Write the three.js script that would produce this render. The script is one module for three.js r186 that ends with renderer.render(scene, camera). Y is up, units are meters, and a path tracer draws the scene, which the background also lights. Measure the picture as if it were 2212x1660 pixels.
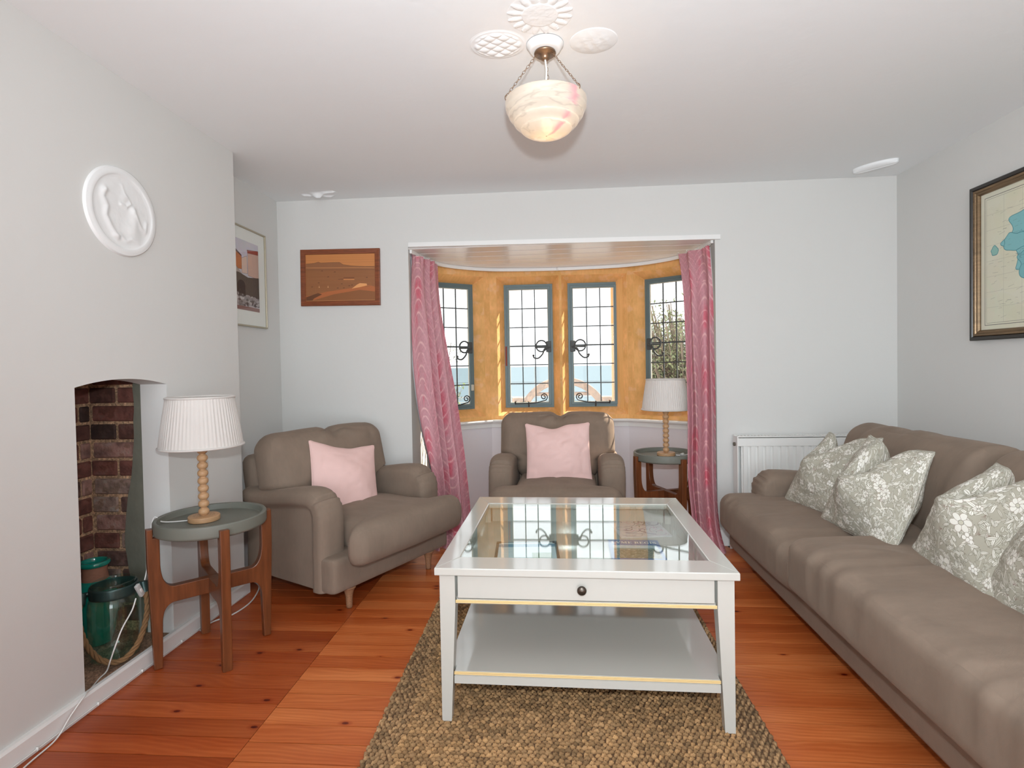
import * as THREE from 'three';
import { mergeGeometries } from 'three/addons/utils/BufferGeometryUtils.js';
import { RectAreaLightUniformsLib } from 'three/addons/lights/RectAreaLightUniformsLib.js';

// ───────────────────────── camera, sky, lights, exposure ─────────────────────────
const scene = new THREE.Scene();
const renderer = new THREE.WebGLRenderer({ antialias: true });
renderer.toneMapping = THREE.LinearToneMapping;
renderer.toneMappingExposure = 0.98;
renderer.shadowMap.enabled = true;
RectAreaLightUniformsLib.init();

const FOCAL = 1170.94, EYE = 1.1392;                          // pixels of a 2212 x 1660 frame; metres
const camera = new THREE.PerspectiveCamera(2 * Math.atan(830 / FOCAL) * 180 / Math.PI, 2212 / 1660, 0.02, 40000);
camera.rotation.order = 'YXZ';
camera.position.set(0, EYE, 0);
camera.rotation.set(-0.0207, 0.0739, -0.0181);
camera.setViewOffset(2212, 1660, 0, 13.3, 2212, 1660);
scene.add(camera);

const SKY = 2.4;
scene.background = new THREE.Color(0.93, 0.97, 1.0);
scene.backgroundIntensity = SKY;

function light(l, p) { l.position.set(...p); l.castShadow = true; scene.add(l); return l; }
const sun = light(new THREE.DirectionalLight(0xfff1dc, 15), [6.25, 8.4, -9.4]);
sun.target.position.set(0, 0.9, -4.4); scene.add(sun.target);
sun.shadow.mapSize.set(2048, 2048); sun.shadow.camera.left = -6; sun.shadow.camera.right = 6; sun.shadow.camera.top = 6; sun.shadow.camera.bottom = -6; sun.shadow.camera.far = 40;
// flash above the lens: the crisp shadows behind the pendant bowl, the lamp shade and the tray
const flash = light(new THREE.SpotLight(new THREE.Color(0.905, 1.0, 1.06), 13.0, 0, 1.42, 1, 2), [0.01, 1.32, 0.03]);
flash.target.position.set(0.2, 1.32 + 0.40, -0.97); scene.add(flash.target); flash.shadow.radius = 1.6;
// area light out of view behind the camera, placed to light the room softly
const unseenRearLight = new THREE.RectAreaLight(new THREE.Color(0.885, 1.0, 1.08), 3.9, 3.0, 1.95);
unseenRearLight.position.set(0.2, 1.1, 3.15); unseenRearLight.lookAt(0.2, 1.1, -5); scene.add(unseenRearLight);

// ───────────────────────── helpers ─────────────────────────
let rs = 20240;
const rnd = () => { rs = (rs + 0x6d2b79f5) | 0; let t = Math.imul(rs ^ (rs >>> 15), 1 | rs); t = (t + Math.imul(t ^ (t >>> 7), 61 | t)) ^ t; return ((t ^ (t >>> 14)) >>> 0) / 4294967296; };
const rr = (a, b) => a + (b - a) * rnd();
const clamp = (v, a, b) => Math.max(a, Math.min(b, v)), lerp = (a, b, t) => a + (b - a) * t;
const ss = (a, b, v) => { const t = clamp((v - a) / (b - a), 0, 1); return t * t * (3 - 2 * t); };
const V3 = (x, y, z) => new THREE.Vector3(x, y, z);
const h3 = (x, y, z) => { let n = Math.imul(x, 374761393) ^ Math.imul(y, 668265263) ^ Math.imul(z, 1274126177); n = Math.imul(n ^ (n >>> 13), 1274126177); return ((n ^ (n >>> 16)) >>> 0) / 4294967296; };
function noise(x, y, z = 0, px = 0, py = 0) {                   // value noise; px, py: period of the lattice
  const xi = Math.floor(x), yi = Math.floor(y), zi = Math.floor(z), fx = x - xi, fy = y - yi, fz = z - zi;
  const u = fx * fx * (3 - 2 * fx), v = fy * fy * (3 - 2 * fy), w = fz * fz * (3 - 2 * fz);
  const m = (a, p) => (p ? ((a % p) + p) % p : a), x0 = m(xi, px), x1 = m(xi + 1, px), y0 = m(yi, py), y1 = m(yi + 1, py);
  const a = lerp(lerp(h3(x0, y0, zi), h3(x1, y0, zi), u), lerp(h3(x0, y1, zi), h3(x1, y1, zi), u), v);
  if (fz === 0) return a;
  return lerp(a, lerp(lerp(h3(x0, y0, zi + 1), h3(x1, y0, zi + 1), u), lerp(h3(x0, y1, zi + 1), h3(x1, y1, zi + 1), u), v), w);
}
const fbm = (x, y, o = 4, z = 0, px = 0, py = 0) => { let s = 0, a = 0.5, t = 0; for (let i = 0; i < o; i++) { s += a * noise(x, y, z + i * 17, px, py); t += a; x *= 2; y *= 2; px *= 2; py *= 2; a *= 0.5; } return s / t; };
const lin = (r, g, b) => new THREE.Color().setRGB(r, g, b);

function dataTex(w, h, fn, srgb = true) {                       // fn(u, v) -> [r, g, b] in 0..255 or a number
  const d = new Uint8Array(w * h * 4);
  for (let j = 0; j < h; j++) for (let i = 0; i < w; i++) {
    const c = fn(i / w, j / h), k = 4 * (j * w + i);
    if (typeof c === 'number') d[k] = d[k + 1] = d[k + 2] = clamp(c, 0, 255); else for (let q = 0; q < 3; q++) d[k + q] = clamp(c[q], 0, 255);
    d[k + 3] = 255;
  }
  const t = new THREE.DataTexture(d, w, h); t.magFilter = THREE.LinearFilter; t.minFilter = THREE.LinearMipmapLinearFilter; t.generateMipmaps = true;
  t.wrapS = t.wrapT = THREE.RepeatWrapping; if (srgb) t.colorSpace = THREE.SRGBColorSpace; t.needsUpdate = true; return t;
}
function canvasTex(w, h, draw) {
  const c = document.createElement('canvas'); c.width = w; c.height = h; draw(c.getContext('2d'), w, h);
  const t = new THREE.CanvasTexture(c); t.colorSpace = THREE.SRGBColorSpace; t.wrapS = t.wrapT = THREE.RepeatWrapping; return t;
}
const rep = (t, x, y) => { const c = t.clone(); c.repeat.set(x, y); c.needsUpdate = true; return c; };
const mat = (o) => new THREE.MeshPhysicalMaterial({ roughness: 0.7, side: THREE.DoubleSide, ...o });

const used = new Map();
const numbered = (n) => { const k = used.get(n) || 0; used.set(n, k + 1); return k ? n + '_' + String(k).padStart(3, '0') : n; };
function obj(name, geo, m, parent) {
  const o = new THREE.Mesh(Array.isArray(geo) ? merge(geo) : geo, m);
  o.name = parent ? name : numbered(name); o.castShadow = o.receiveShadow = true; (parent || scene).add(o); return o;
}
function tag(o, label, category, group, kind) { o.userData.label = label; o.userData.category = category; if (group) o.userData.group = group; if (kind) o.userData.kind = kind; return o; }
function thing(name, label, category, p = [0, 0, 0], turn = 0, group) { const o = new THREE.Group(); o.name = numbered(name); scene.add(o); o.position.set(...p); o.rotation.y = turn; return tag(o, label, category, group); }
function struct(name, geo, m, label) { const o = geo ? obj(name, geo, m) : thing(name); o.userData = { kind: 'structure' }; if (label) o.userData.label = label; return o; }
function merge(list) {
  const l = list.map((g) => { let q = g.index ? g.toNonIndexed() : g.clone(); for (const k of Object.keys(q.attributes)) if (!['position', 'normal', 'uv'].includes(k)) q.deleteAttribute(k); if (!q.attributes.normal) q.computeVertexNormals(); if (!q.attributes.uv) q.setAttribute('uv', new THREE.BufferAttribute(new Float32Array(q.attributes.position.count * 2), 2)); return q; });
  return l.length === 1 ? l[0] : mergeGeometries(l);
}
const at = (g, x, y, z, rx = 0, ry = 0, rz = 0) => { const q = g.clone(); q.applyMatrix4(new THREE.Matrix4().compose(V3(x, y, z), new THREE.Quaternion().setFromEuler(new THREE.Euler(rx, ry, rz)), V3(1, 1, 1))); return q; };
function metricUV(g, k = 1, ox = 0, oy = 0) {                    // uv in metres, by the way each face points
  if (g.index) g = g.toNonIndexed();
  const p = g.attributes.position, uv = new Float32Array(p.count * 2), a = V3(), b = V3(), c = V3();
  for (let i = 0; i < p.count; i += 3) {
    a.fromBufferAttribute(p, i); b.fromBufferAttribute(p, i + 1).sub(a); c.fromBufferAttribute(p, i + 2).sub(a); b.cross(c);
    const x = Math.abs(b.x), y = Math.abs(b.y), z = Math.abs(b.z);
    for (let j = i; j < i + 3; j++) { const X = p.getX(j), Y = p.getY(j), Z = p.getZ(j); const [u, v] = x > y && x > z ? [Z, Y] : y > z ? [X, Z] : [X, Y]; uv[2 * j] = u * k + ox; uv[2 * j + 1] = v * k + oy; }
  }
  g.setAttribute('uv', new THREE.BufferAttribute(uv, 2)); return g;
}
const box = (x0, x1, y0, y1, z0, z1) => metricUV(new THREE.BoxGeometry(Math.abs(x1 - x0), Math.abs(y1 - y0), Math.abs(z1 - z0)).translate((x0 + x1) / 2, (y0 + y1) / 2, (z0 + z1) / 2));
function smoothNormals(g) {                                      // welded by place, so that uv seams stay smooth
  const p = g.attributes.position, idx = g.index, n = idx ? idx.count : p.count, acc = new Map(), key = (i) => Math.round(p.getX(i) * 2e4) + ',' + Math.round(p.getY(i) * 2e4) + ',' + Math.round(p.getZ(i) * 2e4);
  const keys = []; for (let i = 0; i < p.count; i++) { keys.push(key(i)); if (!acc.has(keys[i])) acc.set(keys[i], V3(0, 0, 0)); }
  const a = V3(), b = V3(), c = V3();
  for (let i = 0; i < n; i += 3) {
    const [A, B, C] = idx ? [idx.getX(i), idx.getX(i + 1), idx.getX(i + 2)] : [i, i + 1, i + 2];
    a.fromBufferAttribute(p, A); b.fromBufferAttribute(p, B).sub(a); c.fromBufferAttribute(p, C).sub(a); b.cross(c);
    for (const q of [A, B, C]) acc.get(keys[q]).add(b);
  }
  const nn = new Float32Array(p.count * 3);
  for (let i = 0; i < p.count; i++) { const v = acc.get(keys[i]).clone().normalize(); nn.set([v.x, v.y, v.z], 3 * i); }
  g.setAttribute('normal', new THREE.BufferAttribute(nn, 3)); return g;
}
function softBox(w, h, d, r, seg, fn) {                          // rounded box with deformable skin
  const g = new THREE.BoxGeometry(w, h, d, ...seg), p = g.attributes.position, n = g.attributes.normal, uv = g.attributes.uv, H = [w / 2, h / 2, d / 2];
  const R = Array.isArray(r) ? r : [r, r, r];
  for (let i = 0; i < p.count; i++) {
    const q = [p.getX(i), p.getY(i), p.getZ(i)].map((v, k) => H[k] * Math.sin((v / H[k]) * Math.PI / 2));
    const N = [n.getX(i), n.getY(i), n.getZ(i)];
    uv.setXY(i, Math.abs(N[0]) > 0.5 ? q[2] : q[0], Math.abs(N[1]) > 0.5 ? q[2] : q[1]);
    const e = q.map((v, k) => clamp(v, -(H[k] - R[k]), H[k] - R[k])), dd = q.map((v, k) => (v - e[k]) / R[k]), L = Math.hypot(...dd);
    const o = V3(...(L > 1e-9 ? e.map((v, k) => v + (dd[k] / L) * R[k] * Math.min(1, Math.max(...dd.map(Math.abs)))) : q));
    if (fn) fn(o, V3(...q.map((v, k) => v / H[k])));
    p.setXYZ(i, o.x, o.y, o.z);
  }
  return smoothNormals(g);
}
function chamferBox(w, h, d, b) {                                // box with bevelled edges
  const s = new THREE.Shape(); s.moveTo(-w / 2 + b, -h / 2); s.lineTo(w / 2 - b, -h / 2); s.lineTo(w / 2, -h / 2 + b); s.lineTo(w / 2, h / 2 - b); s.lineTo(w / 2 - b, h / 2); s.lineTo(-w / 2 + b, h / 2); s.lineTo(-w / 2, h / 2 - b); s.lineTo(-w / 2, -h / 2 + b); s.closePath();
  return metricUV(extrude(s, d - 2 * b, b, 1).translate(0, 0, -d / 2 + b));
}
const extrude = (s, depth, bevel = 0, seg = 2, curve = 12) => new THREE.ExtrudeGeometry(s, { depth, bevelEnabled: bevel > 0, bevelSize: bevel, bevelThickness: bevel, bevelOffset: -bevel, bevelSegments: seg, curveSegments: curve });
const poly = (pts) => { const s = new THREE.Shape(); pts.forEach(([x, y], i) => (i ? s.lineTo(x, y) : s.moveTo(x, y))); s.closePath(); return s; };
const rrect = (x0, x1, y0, y1, r) => { const s = new THREE.Shape(); s.moveTo(x0 + r, y0); s.lineTo(x1 - r, y0); s.quadraticCurveTo(x1, y0, x1, y0 + r); s.lineTo(x1, y1 - r); s.quadraticCurveTo(x1, y1, x1 - r, y1); s.lineTo(x0 + r, y1); s.quadraticCurveTo(x0, y1, x0, y1 - r); s.lineTo(x0, y0 + r); s.quadraticCurveTo(x0, y0, x0 + r, y0); return s; };
const lathe = (pts, seg = 32) => new THREE.LatheGeometry(pts.map(([x, y]) => new THREE.Vector2(x, y)), seg);
const tube = (pts, r, seg = 24, rad = 8, closed = false) => new THREE.TubeGeometry(new THREE.CatmullRomCurve3(pts.map((p) => V3(...p)), closed, 'catmullrom', 0.5), seg, r, rad, closed);
function rod(a, b, r, rad = 8, r2 = r) { const A = V3(...a), B = V3(...b), L = A.distanceTo(B), g = new THREE.CylinderGeometry(r2, r, L, rad); g.translate(0, L / 2, 0); g.applyQuaternion(new THREE.Quaternion().setFromUnitVectors(V3(0, 1, 0), B.clone().sub(A).normalize())); return g.translate(A.x, A.y, A.z); }
function sweep(profile, path, side = 1, closed = false) {       // profile [[n, y]...] drawn along a plan path [[x, z]...] with mitred corners
  const P = path.map(([x, z]) => new THREE.Vector2(x, z)), N = P.length, rows = [];
  for (let i = 0; i < N; i++) {
    const a = P[closed ? (i + N - 1) % N : Math.max(0, i - 1)], b = P[i], c = P[closed ? (i + 1) % N : Math.min(N - 1, i + 1)];
    const d1 = b.clone().sub(a), d2 = c.clone().sub(b); if (d1.length() < 1e-9) d1.copy(d2); if (d2.length() < 1e-9) d2.copy(d1); d1.normalize(); d2.normalize();
    const n1 = new THREE.Vector2(-d1.y, d1.x), n2 = new THREE.Vector2(-d2.y, d2.x), m = n1.clone().add(n2).normalize(), k = side / Math.max(0.35, m.dot(n1));
    rows.push(profile.map(([n, y]) => [b.x + m.x * n * k, y, b.y + m.y * n * k]));
  }
  const pos = [], K = profile.length, put = (...v) => v.forEach((q) => pos.push(...q));
  for (let i = 0; i < (closed ? N : N - 1); i++) for (let j = 0; j < K; j++) { const r0 = rows[i], r1 = rows[(i + 1) % N], j1 = (j + 1) % K; put(r0[j], r1[j], r1[j1], r0[j], r1[j1], r0[j1]); }
  if (!closed) for (const r of [rows[0], rows[N - 1]]) for (let j = 1; j < K - 1; j++) put(r[0], r[j], r[j + 1]);
  const g = new THREE.BufferGeometry(); g.setAttribute('position', new THREE.BufferAttribute(new Float32Array(pos), 3)); g.computeVertexNormals(); return metricUV(g);
}
function grid(nu, nv, fn, uvfn) {                                // surface from fn(u, v) -> [x, y, z]
  const pos = [], uv = [], idx = [];
  for (let j = 0; j <= nv; j++) for (let i = 0; i <= nu; i++) { const u = i / nu, v = j / nv; pos.push(...fn(u, v)); uv.push(...(uvfn ? uvfn(u, v) : [u, v])); }
  for (let j = 0; j < nv; j++) for (let i = 0; i < nu; i++) { const a = j * (nu + 1) + i, b = a + 1, c = a + nu + 1, d = c + 1; idx.push(a, b, d, a, d, c); }
  const g = new THREE.BufferGeometry(); g.setAttribute('position', new THREE.BufferAttribute(new Float32Array(pos), 3)); g.setAttribute('uv', new THREE.BufferAttribute(new Float32Array(uv), 2)); g.setIndex(idx); return smoothNormals(g);
}

// ───────────────────────── textures and materials ─────────────────────────
const plasterBump = dataTex(512, 512, (u, v) => 255 * (0.55 * fbm(u * 6, v * 6, 4, 3, 6, 6) + 0.45 * fbm(u * 40, v * 40, 3, 9, 40, 40)), false);
const clothBump = dataTex(512, 512, (u, v) => 120 + 60 * Math.sin(u * 2 * Math.PI * 96) * Math.sin(v * 2 * Math.PI * 96) + 90 * (fbm(u * 24, v * 24, 3, 5, 24, 24) - 0.5), false);
const napMap = dataTex(512, 512, (u, v) => { const a = fbm(u * 7, v * 7, 4, 21, 7, 7), b = fbm(u * 60, v * 22, 2, 4, 60, 22); const k = 232 + 22 * (a - 0.5) + 8 * (b - 0.5); return [k, k, k]; });
const woodTex = dataTex(2048, 1024, (u, v) => {                  // pine: 2.4 m along the grain by 1.2 m across
  const along = u * 10, across = v * 14;
  const warp = fbm(along, across, 3, 1, 10, 14) - 0.5, big = fbm(u * 4, v * 7, 2, 8, 4, 7);
  const ring = Math.abs(((v * 70 + warp * 2.2 + big * 9) % 1 + 1) % 1 - 0.5) * 2;
  const fine = fbm(u * 30, v * 240, 2, 12, 30, 240), tone = fbm(u * 3, v * 12, 3, 30, 3, 12);
  let k = 0.8 + 0.05 * Math.pow(ring, 1.6) + 0.06 * (fine - 0.5) + 0.26 * (tone - 0.5);
  const kx = Math.floor(u * 12), ky = Math.floor(v * 14), cx = (kx + 0.2 + 0.6 * h3(kx, ky, 5)) / 12, cy = (ky + 0.2 + 0.6 * h3(kx, ky, 6)) / 14;
  if (h3(kx, ky, 7) > 0.88) { const d = Math.hypot((u - cx) * 2.4 / 0.011, (v - cy) * 1.2 / 0.006); if (d < 1) k *= 0.42 + 0.2 * d; else if (d < 2.6) k *= 0.86 + 0.14 * (d - 1) / 1.6; }
  return [255 * Math.min(1, k * 1.1), 236 * k * k * 1.16, 230 * k * k * k * 1.22];
});
const grainTex = dataTex(512, 512, (u, v) => { const k = 0.8 + 0.28 * (fbm(u * 6, v * 60, 3, 2, 6, 60) - 0.5) + 0.12 * (fbm(u * 3, v * 12, 2, 7, 3, 12) - 0.5); return [255 * k, 250 * k, 244 * k]; });
const stoneTex = dataTex(1024, 1024, (u, v) => {                 // ochre limewash, worn patches
  const a = fbm(u * 9, v * 9, 5, 2, 9, 9), b = fbm(u * 70, v * 30, 2, 8, 70, 30), w = ss(0.62, 0.74, fbm(u * 12, v * 16, 4, 40, 12, 16)) * 0.5;
  const k = 0.9 + 0.17 * (a - 0.5) + 0.07 * (b - 0.5);
  return [lerp(258 * k, 242, w * 0.6), lerp(203 * k, 205, w * 0.7), lerp(134 * k * k + 10, 162, w)];
});
const brickTex = dataTex(512, 512, (u, v) => { const a = fbm(u * 8, v * 8, 5, 2, 8, 8), s = ss(0.55, 0.7, fbm(u * 14, v * 14, 4, 33, 14, 14)); const k = 0.55 + 0.75 * a; return [lerp(255 * k, 190, s * 0.6), lerp(235 * k, 180, s * 0.7), lerp(228 * k, 166, s * 0.75)]; });
const brickBump = dataTex(512, 512, (u, v) => 255 * fbm(u * 22, v * 22, 4, 6, 22, 22), false);
const gritTex = dataTex(512, 512, (u, v) => { const k = 0.45 + 0.6 * fbm(u * 60, v * 60, 3, 4, 60, 60) + 0.25 * (fbm(u * 8, v * 8, 2, 5, 8, 8) - 0.5); return [175 * k, 145 * k, 122 * k]; });

const M = {
  wall: mat({ color: lin(0.675, 0.665, 0.64), roughness: 0.88, bumpMap: rep(plasterBump, 0.8, 0.8), bumpScale: 0.0014 }),
  ceiling: mat({ color: lin(0.885, 0.90, 0.90), roughness: 0.9, bumpMap: rep(plasterBump, 0.7, 0.7), bumpScale: 0.0015 }),
  lilac: mat({ color: lin(0.74, 0.69, 0.71), roughness: 0.8, bumpMap: plasterBump, bumpScale: 0.0015 }),
  gloss: mat({ color: lin(0.83, 0.82, 0.80), roughness: 0.35 }),
  plaster: mat({ color: lin(0.82, 0.82, 0.81), roughness: 0.8 }),
  bayBoard: mat({ color: lin(0.82, 0.77, 0.73), roughness: 0.3 }),
  ochre: mat({ map: rep(stoneTex, 1.1, 1.1), color: lin(1, 0.93, 0.86), roughness: 0.85, bumpMap: rep(plasterBump, 2, 2), bumpScale: 0.003 }),
  iron: mat({ color: lin(0.13, 0.19, 0.205), roughness: 0.5, metalness: 0.1 }),
  lead: mat({ color: lin(0.085, 0.095, 0.095), roughness: 0.6, metalness: 0.3 }),
  blackIron: mat({ color: lin(0.035, 0.037, 0.04), roughness: 0.5, metalness: 0.4 }),
  putty: mat({ color: lin(0.55, 0.53, 0.45), roughness: 0.85 }),
  relief: mat({ color: lin(0.885, 0.90, 0.90), roughness: 0.9 }),
  pane: mat({ color: 0xffffff, transmission: 1, thickness: 0, roughness: 0, ior: 1.5 }),
  brown: mat({ map: rep(napMap, 1.6, 1.6), color: lin(0.30, 0.222, 0.166), roughness: 0.92, bumpMap: rep(clothBump, 5, 5), bumpScale: 0.0006, sheen: 0.5, sheenRoughness: 0.5, sheenColor: lin(0.42, 0.33, 0.27) }),
  pink: mat({ color: lin(0.84, 0.57, 0.53), roughness: 0.9, bumpMap: rep(clothBump, 6, 6), bumpScale: 0.0006, sheen: 0.4, sheenRoughness: 0.5, sheenColor: lin(0.8, 0.6, 0.56) }),
  paint: mat({ color: lin(0.535, 0.52, 0.475), roughness: 0.09 }),
  gilt: mat({ color: lin(0.72, 0.52, 0.24), roughness: 0.5 }),
  tray: mat({ color: lin(0.165, 0.168, 0.14), roughness: 0.5 }),
  walnut: mat({ map: Object.assign(rep(grainTex, 1.6, 1.6), { rotation: Math.PI / 2 }), color: lin(0.26, 0.082, 0.028), roughness: 0.32 }),
  beech: mat({ map: rep(grainTex, 6, 6), color: lin(0.86, 0.53, 0.29), roughness: 0.5 }),
  legwood: mat({ map: rep(grainTex, 6, 6), color: lin(0.50, 0.27, 0.15), roughness: 0.5 }),
  shade: mat({ color: lin(0.78, 0.74, 0.70), roughness: 0.9, transmission: 0.22, thickness: 0, bumpMap: rep(clothBump, 4, 4), bumpScale: 0.0003 }),
  flex: mat({ color: lin(0.8, 0.79, 0.76), roughness: 0.5 }),
  radiator: mat({ color: lin(0.82, 0.81, 0.78), roughness: 0.4 }),
  brass: mat({ color: lin(0.30, 0.20, 0.13), roughness: 0.35, metalness: 0.9 }),
  lining: mat({ color: lin(0.62, 0.60, 0.60), roughness: 0.95, side: THREE.DoubleSide }),
};

// ───────────────────────── the room ─────────────────────────
const XC = -1.5915, XA = -1.782, XR = 2.09, ZB = -3.4525, ZC = -2.655, HC = 2.2475, ZR = 3.2;
const BX0 = -0.912, BX1 = 1.017, BH = 1.907;                    // bay opening
const BP = [[-0.965, -3.99], [-0.49, -4.33], [0.60, -4.33], [1.075, -3.99]];   // inner face of the bay, in plan

// floor: base and boards
const floor = struct('floor', null, null, 'varnished orange pine floorboards with a seam across them');
obj('joint_dirt', box(-1.95, XR + 0.05, -0.12, -0.003, -4.42, ZR + 0.05), mat({ map: rep(napMap, 4, 4), color: lin(0.055, 0.024, 0.014), roughness: 1 }), floor);   // grime-filled joints
{
  const PITCH = 0.0833, seam = -0.952, tints = [];
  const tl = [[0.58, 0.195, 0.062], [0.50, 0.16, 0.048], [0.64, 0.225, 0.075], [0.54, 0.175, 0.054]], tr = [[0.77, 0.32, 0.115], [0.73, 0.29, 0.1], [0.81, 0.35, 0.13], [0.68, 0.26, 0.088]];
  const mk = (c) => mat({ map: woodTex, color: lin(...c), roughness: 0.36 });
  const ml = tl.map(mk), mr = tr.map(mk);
  function plank(x0, x1, z0, z1, m) {
    const dy = rr(-0.0006, 0.0004), tilt = rr(-0.0015, 0.0015), g = new THREE.BoxGeometry(x1 - x0, 0.022, z1 - z0 - 0.0032), p = g.attributes.position, uv = g.attributes.uv, ou = rnd() * 2.4, ov = rnd() * 1.2;
    for (let i = 0; i < p.count; i++) uv.setXY(i, (p.getX(i) + ou) / 2.4, (p.getZ(i) + ov) / 1.2);
    g.rotateX(tilt); obj('floorboard', g.translate((x0 + x1) / 2, -0.011 + dy - 0.001, (z0 + z1) / 2), m, floor);
  }
  for (let k = -58; k < 40; k++) {
    const z = -1.4965 - PITCH * k, zl = -1.51 - PITCH * 1.02 * k;
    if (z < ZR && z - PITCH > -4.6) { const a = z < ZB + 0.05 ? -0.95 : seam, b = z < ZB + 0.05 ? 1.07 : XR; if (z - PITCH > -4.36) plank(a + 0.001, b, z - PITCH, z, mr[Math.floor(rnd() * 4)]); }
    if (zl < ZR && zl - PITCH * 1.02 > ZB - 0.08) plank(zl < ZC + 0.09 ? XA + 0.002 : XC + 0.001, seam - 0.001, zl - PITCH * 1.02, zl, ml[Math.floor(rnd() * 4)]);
  }
}

// ceiling
struct('ceiling', box(-2.1, XR + 0.2, HC, HC + 0.12, ZB - 0.01, ZR + 0.15), M.ceiling, 'white plastered ceiling');

// left wall: chimney breast with an arched niche, then the alcove
const NZ0 = -1.697, NZ1 = -2.13, NY0 = 0.05, NY1 = 1.093, NCR = 0.026, WT = 0.115;
{
  const s = poly([[-ZR - 0.1, -0.02], [-ZC, -0.02], [-ZC, HC], [-ZR - 0.1, HC]]), h = new THREE.Path();   // shape x = -z
  h.moveTo(-NZ0, NY0); h.lineTo(-NZ1, NY0); h.lineTo(-NZ1, NY1); h.quadraticCurveTo(-(NZ0 + NZ1) / 2, NY1 + 2 * NCR, -NZ0, NY1 + 0.002); h.closePath(); s.holes.push(h);
  const g = metricUV(extrude(s, WT, 0, 1, 24)); g.rotateY(Math.PI / 2); g.translate(XC - WT, 0, 0);
  const wl = struct('wall_left', null, null, 'white chimney breast wall with an arched opening');
  obj('chimney_breast', g, M.wall, wl);
  obj('chimney_return', box(-2.1, XC - WT, -0.02, HC, ZC, ZC + 0.1), M.wall, wl);
  obj('alcove_wall', box(XA - 0.12, XA, -0.02, HC, ZB - 0.1, ZC + 0.02), M.wall, wl);
  // brick chamber behind the opening
  const mortarUp = mat({ map: rep(gritTex, 3, 3), color: lin(2.0, 1.9, 1.65), roughness: 0.95, bumpMap: brickBump, bumpScale: 0.004 });
  const CX = -1.945, CZ = -2.142;
  obj('mortar_backing', [box(CX - 0.12, CX - 0.006, 0, 1.4, -2.26, -1.55), box(CX - 0.006, XC - WT, 0, 1.4, CZ - 0.12, CZ - 0.006)], mortarUp, wl);
  obj('chamber_lining', [box(CX, XC - WT, 0.02, 1.4, -1.6, -1.55), box(CX - 0.1, XC - WT, 1.36, 1.44, -2.26, -1.55)], mat({ map: rep(brickTex, 3, 3), color: lin(0.2, 0.1, 0.08), roughness: 0.95, bumpMap: rep(brickBump, 3, 3), bumpScale: 0.004 }), wl);
  obj('niche_floor', box(CX - 0.01, XC + 0.0005, -0.02, 0.053, CZ - 0.01, -1.56), mat({ map: rep(gritTex, 4, 4), color: lin(1.35, 1.2, 1.1), roughness: 0.95, bumpMap: rep(brickBump, 2, 2), bumpScale: 0.004 }), wl);
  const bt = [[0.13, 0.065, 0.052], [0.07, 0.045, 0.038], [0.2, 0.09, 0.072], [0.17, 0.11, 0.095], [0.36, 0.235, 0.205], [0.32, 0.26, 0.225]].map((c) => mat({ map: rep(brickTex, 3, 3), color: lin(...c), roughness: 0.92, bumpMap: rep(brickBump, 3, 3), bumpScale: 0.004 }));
  const C = 0.0768, top = 1.087;
  for (let k = 0; k < 18; k++) {
    const y1 = top + 0.0768 * 3 - 0.006 - C * k, y0 = y1 - C + 0.0125; if (y0 < 0.05) break;
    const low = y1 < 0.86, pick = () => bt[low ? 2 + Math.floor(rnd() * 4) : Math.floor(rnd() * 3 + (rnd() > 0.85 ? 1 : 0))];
    const cuts = k % 2 ? [[0.0, 0.112], [0.124, 0.24]] : [[0.012, 0.214], [0.226, 0.24]];
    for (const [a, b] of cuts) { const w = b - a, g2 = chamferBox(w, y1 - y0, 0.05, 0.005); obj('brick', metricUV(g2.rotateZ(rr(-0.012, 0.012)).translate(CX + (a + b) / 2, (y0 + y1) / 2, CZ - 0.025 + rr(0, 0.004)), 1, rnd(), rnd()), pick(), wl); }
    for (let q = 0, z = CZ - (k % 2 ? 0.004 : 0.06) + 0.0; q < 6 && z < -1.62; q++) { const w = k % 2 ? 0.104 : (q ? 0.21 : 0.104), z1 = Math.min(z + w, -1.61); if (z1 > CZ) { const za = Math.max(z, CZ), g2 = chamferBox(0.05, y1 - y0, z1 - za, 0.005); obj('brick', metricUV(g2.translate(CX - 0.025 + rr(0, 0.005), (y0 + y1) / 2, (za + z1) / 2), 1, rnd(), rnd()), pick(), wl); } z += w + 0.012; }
  }
  const e = []; for (let i = 0; i <= 24; i++) { const y = 0.05 + (1.12 - 0.05) * i / 24; e.push([XC - WT - 0.028 - 0.05 * ss(0.86, 0.45, y) * ss(0.1, 0.4, y) - 0.012 * noise(i * 0.7, 3) - 0.004, y]); }
  obj('cement_render', extrude(poly([[XC - WT, 0.05], ...e, [XC - WT, 1.12]]), 0.008, 0.002, 1).translate(0, 0, CZ), mat({ map: rep(napMap, 3, 3), color: lin(0.20, 0.20, 0.155), roughness: 0.95, bumpMap: brickBump, bumpScale: 0.002 }), wl);
}
struct('wall_right', box(XR, XR + 0.15, -0.02, HC, ZB - 0.1, ZR + 0.1), M.wall, 'white right-hand wall');
{
  const s = poly([[-2.0, -0.02], [BX0, -0.02], [BX0, BH + 0.018], [BX1, BH + 0.006], [BX1, -0.02], [XR + 0.1, -0.02], [XR + 0.1, HC + 0.05], [-2.0, HC + 0.05]]);
  struct('wall_back', metricUV(extrude(s, 0.14).translate(0, 0, ZB - 0.14)), M.wall, 'white end wall around the window bay');
}
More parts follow.
